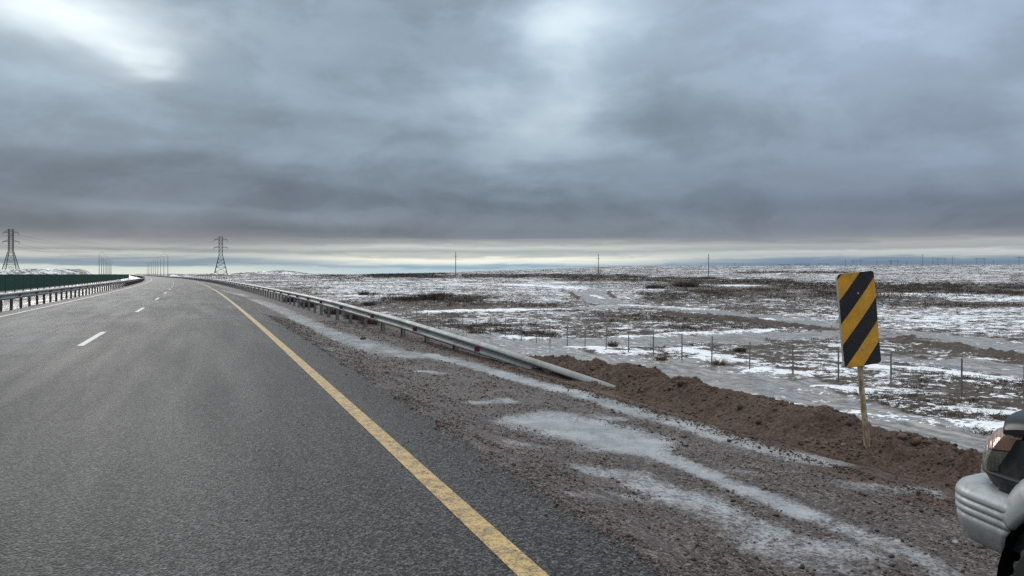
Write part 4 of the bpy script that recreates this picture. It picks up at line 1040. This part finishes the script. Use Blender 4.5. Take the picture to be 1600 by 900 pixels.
# ---------------------------------------------------------------- rocks and debris
def rock(px, py, size, label, cat, mat, seed, name='rock', at=None, z=None):
    x, y = at if at else hit(px, py)
    bm = bmesh.new(); bmesh.ops.create_icosphere(bm, subdivisions=3, radius=1.0); r = random.Random(seed)
    o_ = Vector((seed * 3.1, seed * 1.7, 0)); from mathutils import noise as mn
    k = (r.uniform(.9, 1.3), r.uniform(.7, 1.0), r.uniform(.55, .75))
    for v in bm.verts:
        d = 1 + 0.28 * mn.noise(v.co * 1.3 + o_) + 0.12 * mn.noise(v.co * 3.4 + o_) + 0.04 * mn.noise(v.co * 9 + o_)
        c = v.co * d; v.co = Vector((c.x * k[0], c.y * k[1], c.z * k[2])) * size
    me = bpy.data.meshes.new(name); bm.to_mesh(me); bm.free(); me.materials.append(mat)
    me.polygons.foreach_set('use_smooth', [True] * len(me.polygons))
    o = bpy.data.objects.new(name, me); COL.objects.link(o); o.location = (x, y, (z if z is not None else z1(x, y)) + size * 0.25); o.rotation_euler = (0, 0, r.uniform(0, 6)); tag(o, label, cat); return o
M_rock = simple('grey_rock', (0.15, 0.12, 0.11), 0.8, 0, 14, 0.35, 0.5, 0.01)
M_rockd = simple('brown_rock', (0.10, 0.065, 0.05), 0.85, 0, 12, 0.35, 0.6, 0.015)
M_black = simple('black_rubber_scrap', (0.012, 0.012, 0.013), 0.6, 0, 20, 0.3, 0.4, 0.01)
for (px, py, s_, lab, m_, sd_) in ((1184, 648, 0.042, 'grey rock lying on the middle of the dirt bank', M_rock, 3), (1409, 684, 0.060, 'brown rock on the bank just right of the stake', M_rockd, 4),
                                  (1352, 668, 0.085, 'large brown clod behind the foot of the wooden stake', M_rockd, 7), (1290, 641, 0.075, 'rounded clod on the crest of the bank left of the marker board', M_rockd, 8),
                                  (1222, 628, 0.035, 'small dark stone sticking up on the crest of the bank', M_rockd, 9), (1318, 696, 0.03, 'small pale stone low on the bank left of the stake', M_rock, 10)):
    p = bank_hit(px, py); rock(0, 0, s_, lab, 'rock', m_, sd_, at=(float(p[0]), float(p[1])), z=float(p[2]) - s_ * 0.1)
rock(567, 530, 0.075, 'small black scrap lying on the icy shoulder near the guard rail', 'debris', M_black, 12, 'road_debris')
rock(1139, 690, 0.026, 'black pebble on the ice beside the dirt bank', 'rock', M_black, 13, 'rock')
rock(1493, 850, 0.020, 'pale grey stone on the gravel just ahead of the silver bumper', 'rock', simple('pale_rock', (0.3, 0.3, 0.3), 0.7, 0, 20, 0.3, 0.3), 14, 'rock')
rock(1253, 888, 0.020, 'black stone on the broken ice near the bottom edge', 'rock', M_black, 15, 'rock')

# ---------------------------------------------------------------- lattice pylons
def pylon(px, top_py, Yd, H, rz, label):
    x = (px - 800) / F * Yd; zt = CH + (HY - top_py) / F * Yd; root = empty('power_pylon', (x, Yd, zt - H), rz)
    tag(root, label, 'pylon', 'lattice pylons beside the highway')
    def half(z):   # half width of the tower at height z (fractions of H)
        f = z / H
        return 6.0 + (1.45 - 6.0) * min(1, f / 0.56) if f < 0.56 else 1.45
    lv = [0, .15, .27, .37, .46, .56, .66, .75, .83, .91, 1.0]
    cr = [[Vector((sx * half(f * H), sy * half(f * H), f * H)) for sx, sy in ((-1, -1), (1, -1), (1, 1), (-1, 1))] for f in lv]
    for k in range(4):
        m = MB(); m.tube([c[k] for c in cr], [0.27] * 5 + [0.2] * 6, 4); m.build('leg', M_pylon, root)
    m = MB()
    for i in range(len(cr) - 1):
        for k in range(4):
            a, b = cr[i][k], cr[i][(k + 1) % 4]; c, d = cr[i + 1][k], cr[i + 1][(k + 1) % 4]
            m.tube([a, d], 0.11, 3, False); m.tube([b, c], 0.11, 3, False); m.tube([c, d], 0.12, 3, False)
    m.build('lattice', M_pylon, root)
    for f, wd in ((0.74, 5.6), (0.93, 5.2)):
        z = f * H
        for sgn in (-1, 1):
            m = MB(); tip = Vector((sgn * wd, 0, z))
            for yy in (-1.45, 1.45):
                m.tube([(sgn * 1.45, yy, z), tip], 0.17, 3, False); m.tube([(sgn * 1.45, yy, z + 1.6), tip], 0.12, 3, False)
            m.build('cross_arm', M_pylon, root)
            n = MB(); n.tube([tip, tip - Vector((0, 0, 1.8))], 0.14, 5); n.build('insulator', M_pylon, root)
    return root
py1 = pylon(17, 358, 577, 38, 0.35, 'lattice steel pylon at the far left edge above the green screen')
py2 = pylon(345, 370, 640, 36, 0.35, 'lattice steel pylon to the right of the vanishing road')
def cable(a, b, sag, label):
    a, b = Vector(a), Vector(b); m = MB(); pts = []
    for i in range(25):
        f = i / 24; p = a.lerp(b, f); p.z -= sag * 4 * f * (1 - f); pts.append(p - a)
    m.tube(pts, 0.05, 3); o = m.build('power_cable', M_wire); o.location = a
    tag(o, label, 'cable', 'cables hung between the lattice pylons')
def tipw(root, f, wd, H):
    c, s_ = math.cos(0.35), math.sin(0.35); return (root.location.x + wd * c, root.location.y + wd * s_, root.location.z + f * H - 1.8)
for f, wd, lab in ((0.74, -5.6, 'lower cable on the left arms'), (0.74, 5.6, 'lower cable on the right arms'), (0.93, 5.2, 'upper cable on the right arms'), (0.93, -5.2, 'upper cable on the left arms')):
    cable(tipw(py1, f, wd, 38), tipw(py2, f, wd, 36), 9, lab + ' between the two lattice pylons')
    e = tipw(py1, f, wd, 38); cable(e, (e[0] - 330, e[1] - 60, e[2]), 10, lab + ' running out left from the left pylon')

# ---------------------------------------------------------------- street lamps along the far road
def lamp_proto(loc, rz, label, group):
    root = empty('street_lamp', loc, rz); tag(root, label, 'street lamp', group)
    m = MB(); m.tube([(0, 0, -0.5), (0, 0, 6), (0, 0, 11.2)], [0.16, 0.12, 0.08], 8); m.build('pole', M_lamp, root)
    m = MB(); m.tube([(0, 0, 11.1), (0, 0.25, 11.7), (0, 0.9, 12.1), (0, 1.6, 12.25)], 0.05, 6); m.build('arm', M_lamp, root)
    m = MB(); m.box((0, 1.9, 12.25), (0.25, 0.7, 0.10)); m.build('lamp_head', M_lamp, root)
    return root
lp = None; LAMP_T0 = 425
tR = [t for t in range(330, 1500, 44)]
ordw = ['nearest', 'second nearest', 'third nearest', 'fourth', 'fifth', 'sixth', 'seventh', 'eighth', 'ninth', 'tenth']
for row, s_, nm, ang in (('right', 5.0, 'right', 0), ('left', -26.5, 'left', PI)):
    L0 = LAMP_T0
    for i in range(10):
        t = L0 + 44 * i; X, Y = road_xy(t, s_); X = float(X); Y = float(Y); th = float(axis(t)[2]); z = z1(X, Y)
        if row == 'left' and i in (3, 4, 6): pass
        lab = ('grey street lamp on the %s side of the far road, %s of its row' % (nm, ordw[i])) if i < 10 else 'tiny grey street lamp far down the road where the rows merge'
        grp = 'street lamps on the %s side of the far road' % nm if i < 10 else 'farthest street lamps'
        rz = th + ang; # arm reaches over the road
        if lp is None: lp = lamp_proto((X, Y, z), rz + PI / 2, lab, grp); o = lp
        else: o = copy_thing(lp, (X, Y, z), rz + PI / 2, lab); o['group'] = grp

# ---------------------------------------------------------------- concrete line poles on the plain
def line_pole(px, top, Yd, H, label):
    x = (px - 800) / F * Yd; z = CH + (HY - top) / F * Yd - H; root = empty('utility_pole', (x, Yd, z)); tag(root, label, 'utility pole', 'single poles on the plain')
    m = MB(); m.tube([(0, 0, -2), (0, 0, H)], [0.26, 0.16], 8); m.build('pole', M_conc, root)
    m = MB(); m.tube([(-0.9, 0, H - 2.6), (0.9, 0, H - 2.6)], 0.07, 4); m.build('cross_arm', M_conc, root)
    for k in (-0.85, 0.85):
        m = MB(); m.tube([(k, 0, H - 2.6), (k, 0, H - 2.2)], [0.09, 0.05], 6); m.build('insulator', M_conc, root)
line_pole(712, 393, 400, 13, 'slim grey pole standing left of the middle of the horizon')
line_pole(935, 397, 420, 12.6, 'slim grey pole in the middle between the two other single poles')
line_pole(1107, 397, 430, 12.6, 'slim grey pole on the plain left of the marker board')
# small single poles and H-frames on the right-hand skyline
def skyline(px, top, Yd, kind, label, grp):
    x = (px - 800) / F * Yd; g = z1(x, Yd); H = CH + (HY - top) / F * Yd - g
    if kind == 'pole':
        o = empty('utility_pole', (x, Yd, g)); m = MB(); m.tube([(0, 0, -1), (0, 0, H)], [0.45, 0.3], 6); m.build('pole', M_conc, o)
        m = MB(); m.tube([(-1.4, 0, H - 2.2), (1.4, 0, H - 2.2)], 0.12, 4); m.build('cross_arm', M_conc, o); tag(o, label, 'utility pole', grp)
    else:
        w = 8.5; o = empty('portal_pylon', (x, Yd, g), 0.1)
        for k in (-1, 1):
            m = MB(); m.tube([(k * w * 1.15, 0, -1), (k * w, 0, H)], 0.38, 5); m.build('leg', M_conc, o)
        m = MB(); m.tube([(-w - 6, 0, H * 0.86), (w + 6, 0, H * 0.86)], 0.36, 4); m.build('cross_beam', M_conc, o)
        for k in (-w - 5, 0, w + 5):
            m = MB(); m.tube([(k, 0, H * 0.86), (k, 0, H * 0.86 - 3.5)], 0.2, 4); m.build('insulator', M_conc, o)
        tag(o, label, 'pylon', grp)
PG = 'distant single poles on the right skyline'; HG = 'distant portal pylons on the right skyline'
for px, top, lab in ((1441.7, 397, 'tallest of the thin distant poles on the skyline right of the marker board'), (1488, 400.5, 'thin distant pole between two portal pylons right of the board'), (1370, 406, 'thin distant pole just above the right corner of the board'),
                     (1417, 408, 'short distant pole between the board and the tallest thin pole'), (1552, 406, 'short distant pole left of the rightmost portal pylon'), (1457.6, 403, 'thin distant pole beside the portal pylon right of the tallest pole'),
                     (1321, 405, 'thin distant pole directly above the left part of the board'), (1264, 411, 'tiny distant pole left of the board above the white rise'), (1393, 406, 'distant pole next to the portal pylon right of the board'), (1148, 410.5, 'tiny distant pole farthest left on the right skyline'), (1160, 411, 'tiny distant pole second from left on the right skyline')):
    skyline(px, top, 1500, 'pole', lab, PG)
for px, top, lab in ((1339, 406, 'distant portal pylon above the middle of the board'), (1397, 406, 'distant portal pylon right of the board'), (1471, 403, 'distant portal pylon right of the tallest thin pole'), (1532, 402.5, 'distant portal pylon nearest the right edge but one'),
                     (1598, 400, 'distant portal pylon cut by the right picture edge'), (1286, 411.5, 'small distant portal pylon just left of the board'), (1251, 412, 'small distant portal pylon farther left of the board'), (1225, 413, 'smallest distant portal pylon on the white rise')):
    skyline(px, top, 1700, 'portal', lab, HG)

# ---------------------------------------------------------------- parked off-road car, nose at the right edge
def car_paint(name, col, rough, metal, coat, dirt_amt=0.5):
    m, N, b = newmat(name); P = N.n.new('ShaderNodeTexCoord').outputs['Object']
    n = N.noise(P, 3.0, 8, 0.7); n2 = N.noise(P, 26, 5, 0.65); z = N.sep(P)[2]
    low = N.mapr(z, 0.85, 0.35)
    d = N.math('MULTIPLY', N.mapr(N.math('ADD', N.math('MULTIPLY', n, 0.7), N.math('ADD', N.math('MULTIPLY', n2, 0.3), N.math('MULTIPLY', low, 0.10))), 0.46, 0.68), dirt_amt)
    c = N.mix(d, (*col, 1), (0.13, 0.11, 0.095, 1)); N.l.new(c, b.inputs['Base Color'])
    N.l.new(N.mapr(d, 0, 0.5, rough, rough + 0.3, smooth=False), b.inputs['Roughness']); b.inputs['Metallic'].default_value = metal
    b.inputs['Coat Weight'].default_value = coat; b.inputs['Coat Roughness'].default_value = 0.15
    N.l.new(N.bump(n2, 0.03, 0.003), b.inputs['Normal'])
    return m
def build_car():
    P0 = Vector((CARX, CARY, 0)); th = TH0 + CARROT
    f = Vector((-math.sin(th), math.cos(th), 0)); l = Vector((-math.cos(th), -math.sin(th), 0))
    root = empty('offroad_car', (0, 0, 0)); HW = 0.86
    loc = P0 - l * HW; root.location = (loc.x, loc.y, CARZ); root.rotation_euler = (0, 0, PI / 2 + th)
    tag(root, 'dark off-road car with silver bumper and wheel arches parked at the right edge', 'car')
    BK = car_paint('dark_car_paint', (0.006, 0.008, 0.010), 0.38, 0.0, 0.12, 0.30)
    BK.node_tree.nodes['Principled BSDF'].inputs['Specular IOR Level'].default_value = 0.32
    SV = car_paint('silver_car_paint', (0.42, 0.44, 0.45), 0.44, 0.35, 0.08, 0.5)
    PL = simple('black_plastic', (0.014, 0.014, 0.015), 0.55, 0, 20, 0.3, 0.2)
    VO = simple('wheel_well_black', (0.005, 0.005, 0.005), 0.9, 0, 8, 0.3, 0.3, spec=0.15)
    GL = simple('car_glass', (0.01, 0.012, 0.014), 0.06, 0, 2, 0.1, 0)
    RB = simple('tyre_rubber', (0.03, 0.029, 0.028), 0.8, 0, 30, 0.5, 0.4, spec=0.3)
    RM = simple('rim_metal', (0.32, 0.33, 0.34), 0.35, 0.8, 8, 0.2, 0.05)
    WX, WZ, WR, AR = -0.86, 0.38, 0.38, 0.47
    RX = -3.58
    def nose(v, k=0.22):                       # how far the plan curves back towards the corners
        a = min(1.0, abs(v) / 0.86); return -k * a ** 5
    # ---- body shell: side profile with arch cut-outs, skinned across the width
    prof = [(-0.22, 0.56), (-0.22, 0.90), (-0.24, 1.02), (-0.45, 1.05), (-1.2, 1.07), (-2.0, 1.08), (-3.2, 1.09), (-4.3, 1.08), (-4.5, 1.05), (-4.53, 0.8), (-4.5, 0.5)]
    def arc(cx, a0, a1, n=14): return [(cx + AR * math.cos(math.radians(a0 + (a1 - a0) * i / n)), WZ + AR * math.sin(math.radians(a0 + (a1 - a0) * i / n))) for i in range(n + 1)]
    low = [(-4.1, 0.47)] + arc(RX, 170, 10) + [(RX + 0.6, 0.44), (-1.9, 0.43)] + arc(WX, 170, 22) 
    prof2 = prof + low
    vs = [-0.80, -0.74, -0.6, -0.4, -0.2, 0, 0.2, 0.4, 0.6, 0.74, 0.80]
    m = MB(); rows = []
    for v in vs:
        row = []
        for (u, w) in prof2:
            uu = u + (nose(v) if u > -0.6 and w > 0.5 else 0) * max(0, 1 - abs(u + 0.15) / 0.5)
            if u < -4.2: uu = u + 0.10 * (abs(v) / 0.8) ** 6
            vv = v * (1 - 0.055 * max(0, (w - 0.78) / 0.3) ** 2)
            row.append(Vector((uu, vv, w)))
        rows.append(row)
    m.loft(rows, closed=True)
    n_ = len(prof2)
    # side skins: triangulated through the profile polygon
    from mathutils.geometry import tessellate_polygon
    tris = tessellate_polygon([[Vector((u, w, 0)) for u, w in prof2]])
    for r_ in (0, len(vs) - 1):
        for t in tris: m.f.append(tuple(r_ * n_ + i for i in t))
    m.build('body', BK, root, bevel=0.018, seg=3, angle=35)
    # ---- bonnet lid, its lip overhanging the lamp
    rows = []
    us = [-0.19, -0.188, -0.21, -0.29, -0.45, -0.7, -1.1, -1.42]
    hz = [1.095, 1.105, 1.125, 1.14, 1.155, 1.17, 1.185, 1.19]
    vv = [-0.80, -0.785, -0.74, -0.6, -0.35, 0, 0.35, 0.6, 0.74, 0.785, 0.80]
    dz = [-0.055, -0.02, 0, 0.012, 0.02, 0.025, 0.02, 0.012, 0, -0.02, -0.055]
    for i, u in enumerate(us):
        row = []
        for v, d in zip(vv, dz):
            k = max(0, 1 - (-u - 0.13) / 0.6)
            row.append(Vector((u + nose(v, 0.32) * k, v, hz[i] + d * min(1, (0.35 + i * 0.3)))))
        rows.append(row)
    m = MB(); m.loft(rows); rows2 = [[q - Vector((-0.006 if i < 2 else 0, 0, 0.02)) for q in r_] for i, r_ in enumerate(rows)]
    m.loft(rows2); m.loft([rows[0], rows2[0]]); m.loft([[r_[0] for r_ in rows], [r_[0] for r_ in rows2]]); m.loft([[r_[-1] for r_ in rows], [r_[-1] for r_ in rows2]])
    bn = m.build('bonnet', BK, root, smooth=True); sb = bn.modifiers.new('s', 'SUBSURF'); sb.levels = 2; sb.render_levels = 2
    # ---- cabin with raked screens
    m = MB(); base = [(-1.40, 1.07), (-4.46, 1.07)]; top = [(-2.05, 1.80), (-4.28, 1.80)]
    def ring(u0, u1, w, hw, r=0.12):
        return [Vector((u0 - r, hw, w)), Vector((u0, hw - r, w)), Vector((u0, -hw + r, w)), Vector((u0 - r, -hw, w)), Vector((u1 + r, -hw, w)), Vector((u1, -hw + r, w)), Vector((u1, hw - r, w)), Vector((u1 + r, hw, w))]
    cab = [ring(-1.36, -4.48, 1.07, 0.775), ring(-2.02, -4.34, 1.72, 0.68), ring(-2.14, -4.30, 1.80, 0.64), ring(-2.4, -4.1, 1.835, 0.5)]
    m.loft(cab, closed=True); m.f.append(tuple(range(24, 32))); m.build('cabin', BK, root, bevel=0.02)
    def quad(name, pts, mat, thick, par=root):
        p = [Vector(q) for q in pts]; n = (p[1] - p[0]).cross(p[3] - p[0]).normalized() * thick; q = MB()
        q.add(p + [a + n for a in p], [(0, 1, 2, 3), (7, 6, 5, 4), (0, 4, 5, 1), (1, 5, 6, 2), (2, 6, 7, 3), (3, 7, 4, 0)]); return q.build(name, mat, par)
    def side(u, w, sg, o=0.006): hw = 0.775 + (0.68 - 0.775) * (w - 1.07) / 0.65; return (u, sg * (hw + o), w)
    for sg in (1, -1):
        for us_ in (((-1.72, -2.60), (-2.14, -2.60)), ((-2.70, -3.45), (-2.70, -3.45)), ((-3.55, -4.28), (-3.55, -4.18))):
            quad('side_window', [side(us_[0][0], 1.13, sg), side(us_[0][1], 1.13, sg), side(us_[1][1], 1.64, sg), side(us_[1][0], 1.64, sg)], GL, 0.004 * sg)
    sc_ = lambda w: -1.36 + (-2.02 + 1.36) * (w - 1.07) / 0.65
    quad('windscreen', [(sc_(1.14) + .006, 0.63, 1.14), (sc_(1.14) + .006, -0.63, 1.14), (sc_(1.66) + .006, -0.54, 1.66), (sc_(1.66) + .006, 0.54, 1.66)], GL, 0.004)
    quad('rear_window', [(-4.47, 0.55, 1.2), (-4.47, -0.55, 1.2), (-4.375, -0.48, 1.62), (-4.375, 0.48, 1.62)], GL, -0.004)
    for sg in (1, -1):
        for u0, u1 in ((-1.62, -2.65), (-2.66, -3.2)):
            q = MB(); q.box(((u0 + u1) / 2, sg * 0.803, 0.80), (u1 - u0, 0.008, 0.46)); d = q.build('door', BK, root, bevel=0.003)
            h = MB(); h.box((u1 + 0.14, sg * 0.822, 0.93), (0.14, 0.03, 0.03)); h.build('handle', PL, d, bevel=0.006)
        q = MB(); q.box((-1.75, sg * 0.95, 1.17), (0.1, 0.2, 0.16)); q.build('wing_mirror', PL, root, bevel=0.03)
        q = MB(); q.box((-2.25, sg * 0.84, 0.38), (1.5, 0.14, 0.05)); q.build('side_step', SV, root, bevel=0.012)
    # ---- plan curve shared by bumper, lamp and trim
    def plan(sg, d, R=0.30, HWp=HW, u0=0.0, ry=0.56):
        """point at arc parameter d: 0 = on the flat front, 1 = where the corner becomes the side, >1 runs back (metres)"""
        if d <= 0: return Vector((u0, sg * (HWp - ry + d), 0)), Vector((1, 0, 0))
        if d <= 1:
            a = d * PI / 2; e = 0.66
            u = u0 - R + R * math.cos(a) ** e; v = HWp - ry + ry * math.sin(a) ** e
            nn = Vector((math.cos(a) / R, sg * math.sin(a) / ry, 0)).normalized(); return Vector((u, sg * v, 0)), nn
        return Vector((u0 - R - (d - 1), sg * HWp, 0)), Vector((0, sg, 0))
    # ---- front bumper: one ribbed moulding swept round both corners
    bp = [(0.7965, -0.2), (0.8, -0.11), (0.7944, -0.055), (0.779, -0.022), (0.758, -0.006), (0.7384, 0.0), (0.7314, -0.002), (0.7258, -0.013), (0.7202, -0.002), (0.7034, 0.001), (0.6964, -0.002), (0.6908, -0.013), (0.6852, -0.002), (0.6684, -0.001), (0.6614, -0.004), (0.6558, -0.015), (0.6502, -0.007), (0.625, -0.007700000000000001), (0.59, -0.0198), (0.555, -0.0374), (0.5305, -0.050600000000000006), (0.52, -0.066)]
    m = MB(); rows = []
    def arch_end(w):
        dz_ = w - WZ; rr_ = AR + 0.004
        return WX + math.sqrt(max(0.0, rr_ * rr_ - dz_ * dz_)) if abs(dz_) < rr_ else WX
    K = 60
    cols = []
    for sg, rng in ((-1, range(K, -1, -1)), (1, range(0, K + 1))):
        for i in rng:
            row = []
            for w, o in bp:
                ue = max(arch_end(w), -0.60) if w < 0.78 else -0.46
                ue = min(ue, -0.315) if w > 0.52 else ue
                # total parameter length for this height
                dmax = 1 + (-(ue) - 0.30)
                f_ = i / K
                d = -0.30 + f_ * (0.30 + min(dmax, 9)) if True else 0
                p, nn = plan(sg, d)
                row.append(Vector((p.x, p.y, w)) + nn * o)
            cols.append(row)
    m.loft(cols); inner = [[Vector((v.x - 0.03, v.y * 0.965, v.z)) for v in r_] for r_ in cols]
    bump = m.build('front_bumper', SV, root, smooth=True, fix=True); so = bump.modifiers.new('s', 'SOLIDIFY'); so.thickness = 0.006; so.offset = -1
    for sg in (1, -1):
        q = MB(); q.tube([(-0.07, sg * 0.57, 0.77), (-0.07, sg * 0.57, 0.82), (-0.09, sg * 0.57, 0.84)], [0.055, 0.05, 0.03], 12); q.build('overrider', SV, bump, smooth=True)
        q = MB(); q.tube([(-0.02, sg * 0.34, 0.70), (0.012, sg * 0.34, 0.70)], 0.06, 16); q.build('fog_lamp', simple('fog_glass', (0.4, 0.4, 0.38), 0.1, 0, 5, 0.1, 0), bump, smooth=False)
    # ---- headlamps wrapping the corner
    lm, N, b = newmat('lamp_lens'); P = N.n.new('ShaderNodeTexCoord').outputs['Object']; x, y, z = N.sep(P)[0:3]
    rib = N.math('SINE', N.math('MULTIPLY', N.math('ADD', y, x), 300.0)); ns = N.noise(P, 14, 4, 0.6)
    up = N.math('MULTIPLY', N.mapr(z, 0.975, 0.985), N.mapr(x, -0.215, -0.235))
    c = N.mix(N.mapr(ns, 0.3, 0.7), (0.20, 0.19, 0.15, 1), (0.36, 0.34, 0.28, 1)); c = N.mix(up, c, (0.42, 0.25, 0.18, 1))
    seam = N.math('LESS_THAN', N.math('ABSOLUTE', N.math('SUBTRACT', z, 0.975)), 0.004); c = N.mix(seam, c, (0.06, 0.05, 0.045, 1))
    N.l.new(c, b.inputs['Base Color']); b.inputs['Roughness'].default_value = 0.18; b.inputs['Coat Weight'].default_value = 0.9; b.inputs['Metallic'].default_value = 0.25
    N.l.new(N.bump(rib, 0.35, 0.004), b.inputs['Normal'])
    for sg in (1, -1):
        m = MB(); rows = []
        for w, o, back, us_ in ((0.868, -0.012, 0.10, 0), (0.878, 0.004, 0.105, 0), (0.93, 0.012, 0.125, 0), (0.98, 0.006, 0.155, 0), (1.03, -0.012, 0.185, 0), (1.052, -0.026, 0.20, 0), (1.060, -0.045, 0.20, 0)):
            row = []
            for i in range(25):
                d = -0.05 + i / 24 * (0.80 + back * 0.9)
                p, nn = plan(sg, d, 0.24, 0.822, -0.165, 0.40); row.append(Vector((p.x - (w - 0.87) * 0.22, p.y, w)) + nn * o)
            rows.append(row)
        m.loft(rows); inn = [[Vector((v.x - 0.05, v.y * 0.94, v.z)) for v in r_] for r_ in rows]
        m.loft([rows[0], inn[0]]); m.loft([rows[-1], inn[-1]]); m.loft([[r_[0] for r_ in rows], [r_[0] for r_ in inn]]); m.loft([[r_[-1] for r_ in rows], [r_[-1] for r_ in inn]])
        m.build('headlight', lm, root, smooth=True)
        # black filler panel under the lamp, running back to the arch
        m = MB(); rows = []
        for w, o in ((0.77, -0.055), (0.81, -0.02), (0.845, 0.0), (0.862, 0.016), (0.872, 0.016), (0.876, -0.03)):
            row = []
            for i in range(25):
                d = -0.30 + i / 24 * 1.46; p, nn = plan(sg, d, 0.26, 0.805, -0.155, 0.42); row.append(Vector((p.x, p.y, w)) + nn * o)
            rows.append(row)
        m.loft(rows); m.build('filler_panel', PL, root, smooth=True)
    m = MB()
    for i in range(7): m.box((-0.185, 0, 0.885 + i * 0.024), (0.03, 0.86, 0.012))
    m.box((-0.20, 0, 0.96), (0.02, 0.9, 0.17)); m.build('grille', PL, root)
    # ---- broad bulging arch flares
    for sg in (1, -1):
        for cx, a0, a1 in ((WX, 38, 205), (RX, -8, 188)):
            m = MB(); rows = []
            for i in range(81):
                a = math.radians(a0 + (a1 - a0) * i / 80); row = []
                tip = float(sstep(-3, 10, i)) if cx == WX else 1.0
                for rr, o in ((AR - 0.004, -0.05), (AR - 0.002, 0.052), (AR + 0.006, 0.064), (AR + 0.022, 0.068), (AR + 0.07, 0.062), (AR + 0.115, 0.045), (AR + 0.15, 0.018), (AR + 0.165, -0.03)):
                    R_ = AR + (rr - AR) * (0.72 + 0.28 * tip)
                    x_ = cx + R_ * math.cos(a); z_ = WZ + R_ * math.sin(a)
                    row.append(Vector((x_, sg * (0.80 + o + 0.0), z_)))
                rows.append(row)
            m.loft(rows); m.f.append(tuple(range(8))); m.f.append(tuple(range(80 * 8, 81 * 8)))
            m.build('arch_flare', SV, root, smooth=True)
            m = MB(); rows = []
            for i in range(25):
                a = math.radians(-25 + 230 * i / 24); rows.append([Vector((cx + (AR - 0.005) * math.cos(a), sg * 0.845, max(0.40, WZ + (AR - 0.005) * math.sin(a)))), Vector((cx + (AR - 0.01) * math.cos(a), sg * 0.45, max(0.40, WZ + (AR - 0.01) * math.sin(a))))])
            m.loft(rows); m.box((cx, sg * 0.44, 0.62), (0.98, 0.02, 0.5)); m.build('wheel_well', VO, root)
    m = MB(); m.box((-2.2, 0, 0.42), (3.9, 0.84, 0.10));  m.build('underside', VO, root)
    # ---- wheels
    for cx in (WX, RX):
        for sg in (1, -1):
            cy = sg * 0.755; rows = []; m = MB()
            pr = [(-0.115, 0.24), (-0.125, 0.29), (-0.122, 0.34), (-0.105, 0.368), (-0.06, 0.378), (0, 0.38), (0.06, 0.378), (0.105, 0.368), (0.122, 0.34), (0.125, 0.29), (0.115, 0.24)]
            NS = 120
            for i in range(NS):
                a = 2 * PI * i / NS; row = []
                for j, (o, r_) in enumerate(pr):
                    g = 0.0
                    if 3 <= j <= 7 and ((i + (j % 2) * 2) % 4) < 2: g = -0.014
                    row.append(Vector(((r_ + g) * math.cos(a), o, (r_ + g) * math.sin(a))))
                rows.append(row)
            rows.append(rows[0]); m.loft(rows)
            w = empty('wheel', (cx + (0.02 if cx == WX else 0), cy, WZ)); w.parent = root
            m.build('tyre', RB, w)
            m = MB(); rows = []
            for r_, o in ((0.24, 0.10), (0.225, 0.105), (0.215, 0.05), (0.15, 0.03), (0.12, 0.065), (0.05, 0.075), (0.001, 0.075)):
                rows.append([Vector((r_ * math.cos(2 * PI * k / 40), sg * o, r_ * math.sin(2 * PI * k / 40))) for k in range(40)])
            m.loft(rows, closed=True); m.build('rim', RM, w, smooth=True)
    # tail lamps and rear bumper
    for sg in (1, -1):
        q = MB(); q.box((-4.50, sg * 0.70, 0.85), (0.06, 0.12, 0.32)); q.build('tail_light', M_red, root, bevel=0.01)
    q = MB(); q.box((-4.58, 0, 0.56), (0.18, 1.62, 0.20)); q.build('rear_bumper', SV, root, bevel=0.03)
    q = MB(); q.tube([(0, 0, -0.07), (0, 0, 0.07)], 0.36, 30); o = q.build('spare_wheel', RB, root, bevel=0.03); o.rotation_euler = (0, PI / 2, 0); o.location = (-4.64, 0.1, 0.95)
CARX, CARY, CARZ, CARROT = 2.03, 3.60, -0.30, -0.25
build_car()
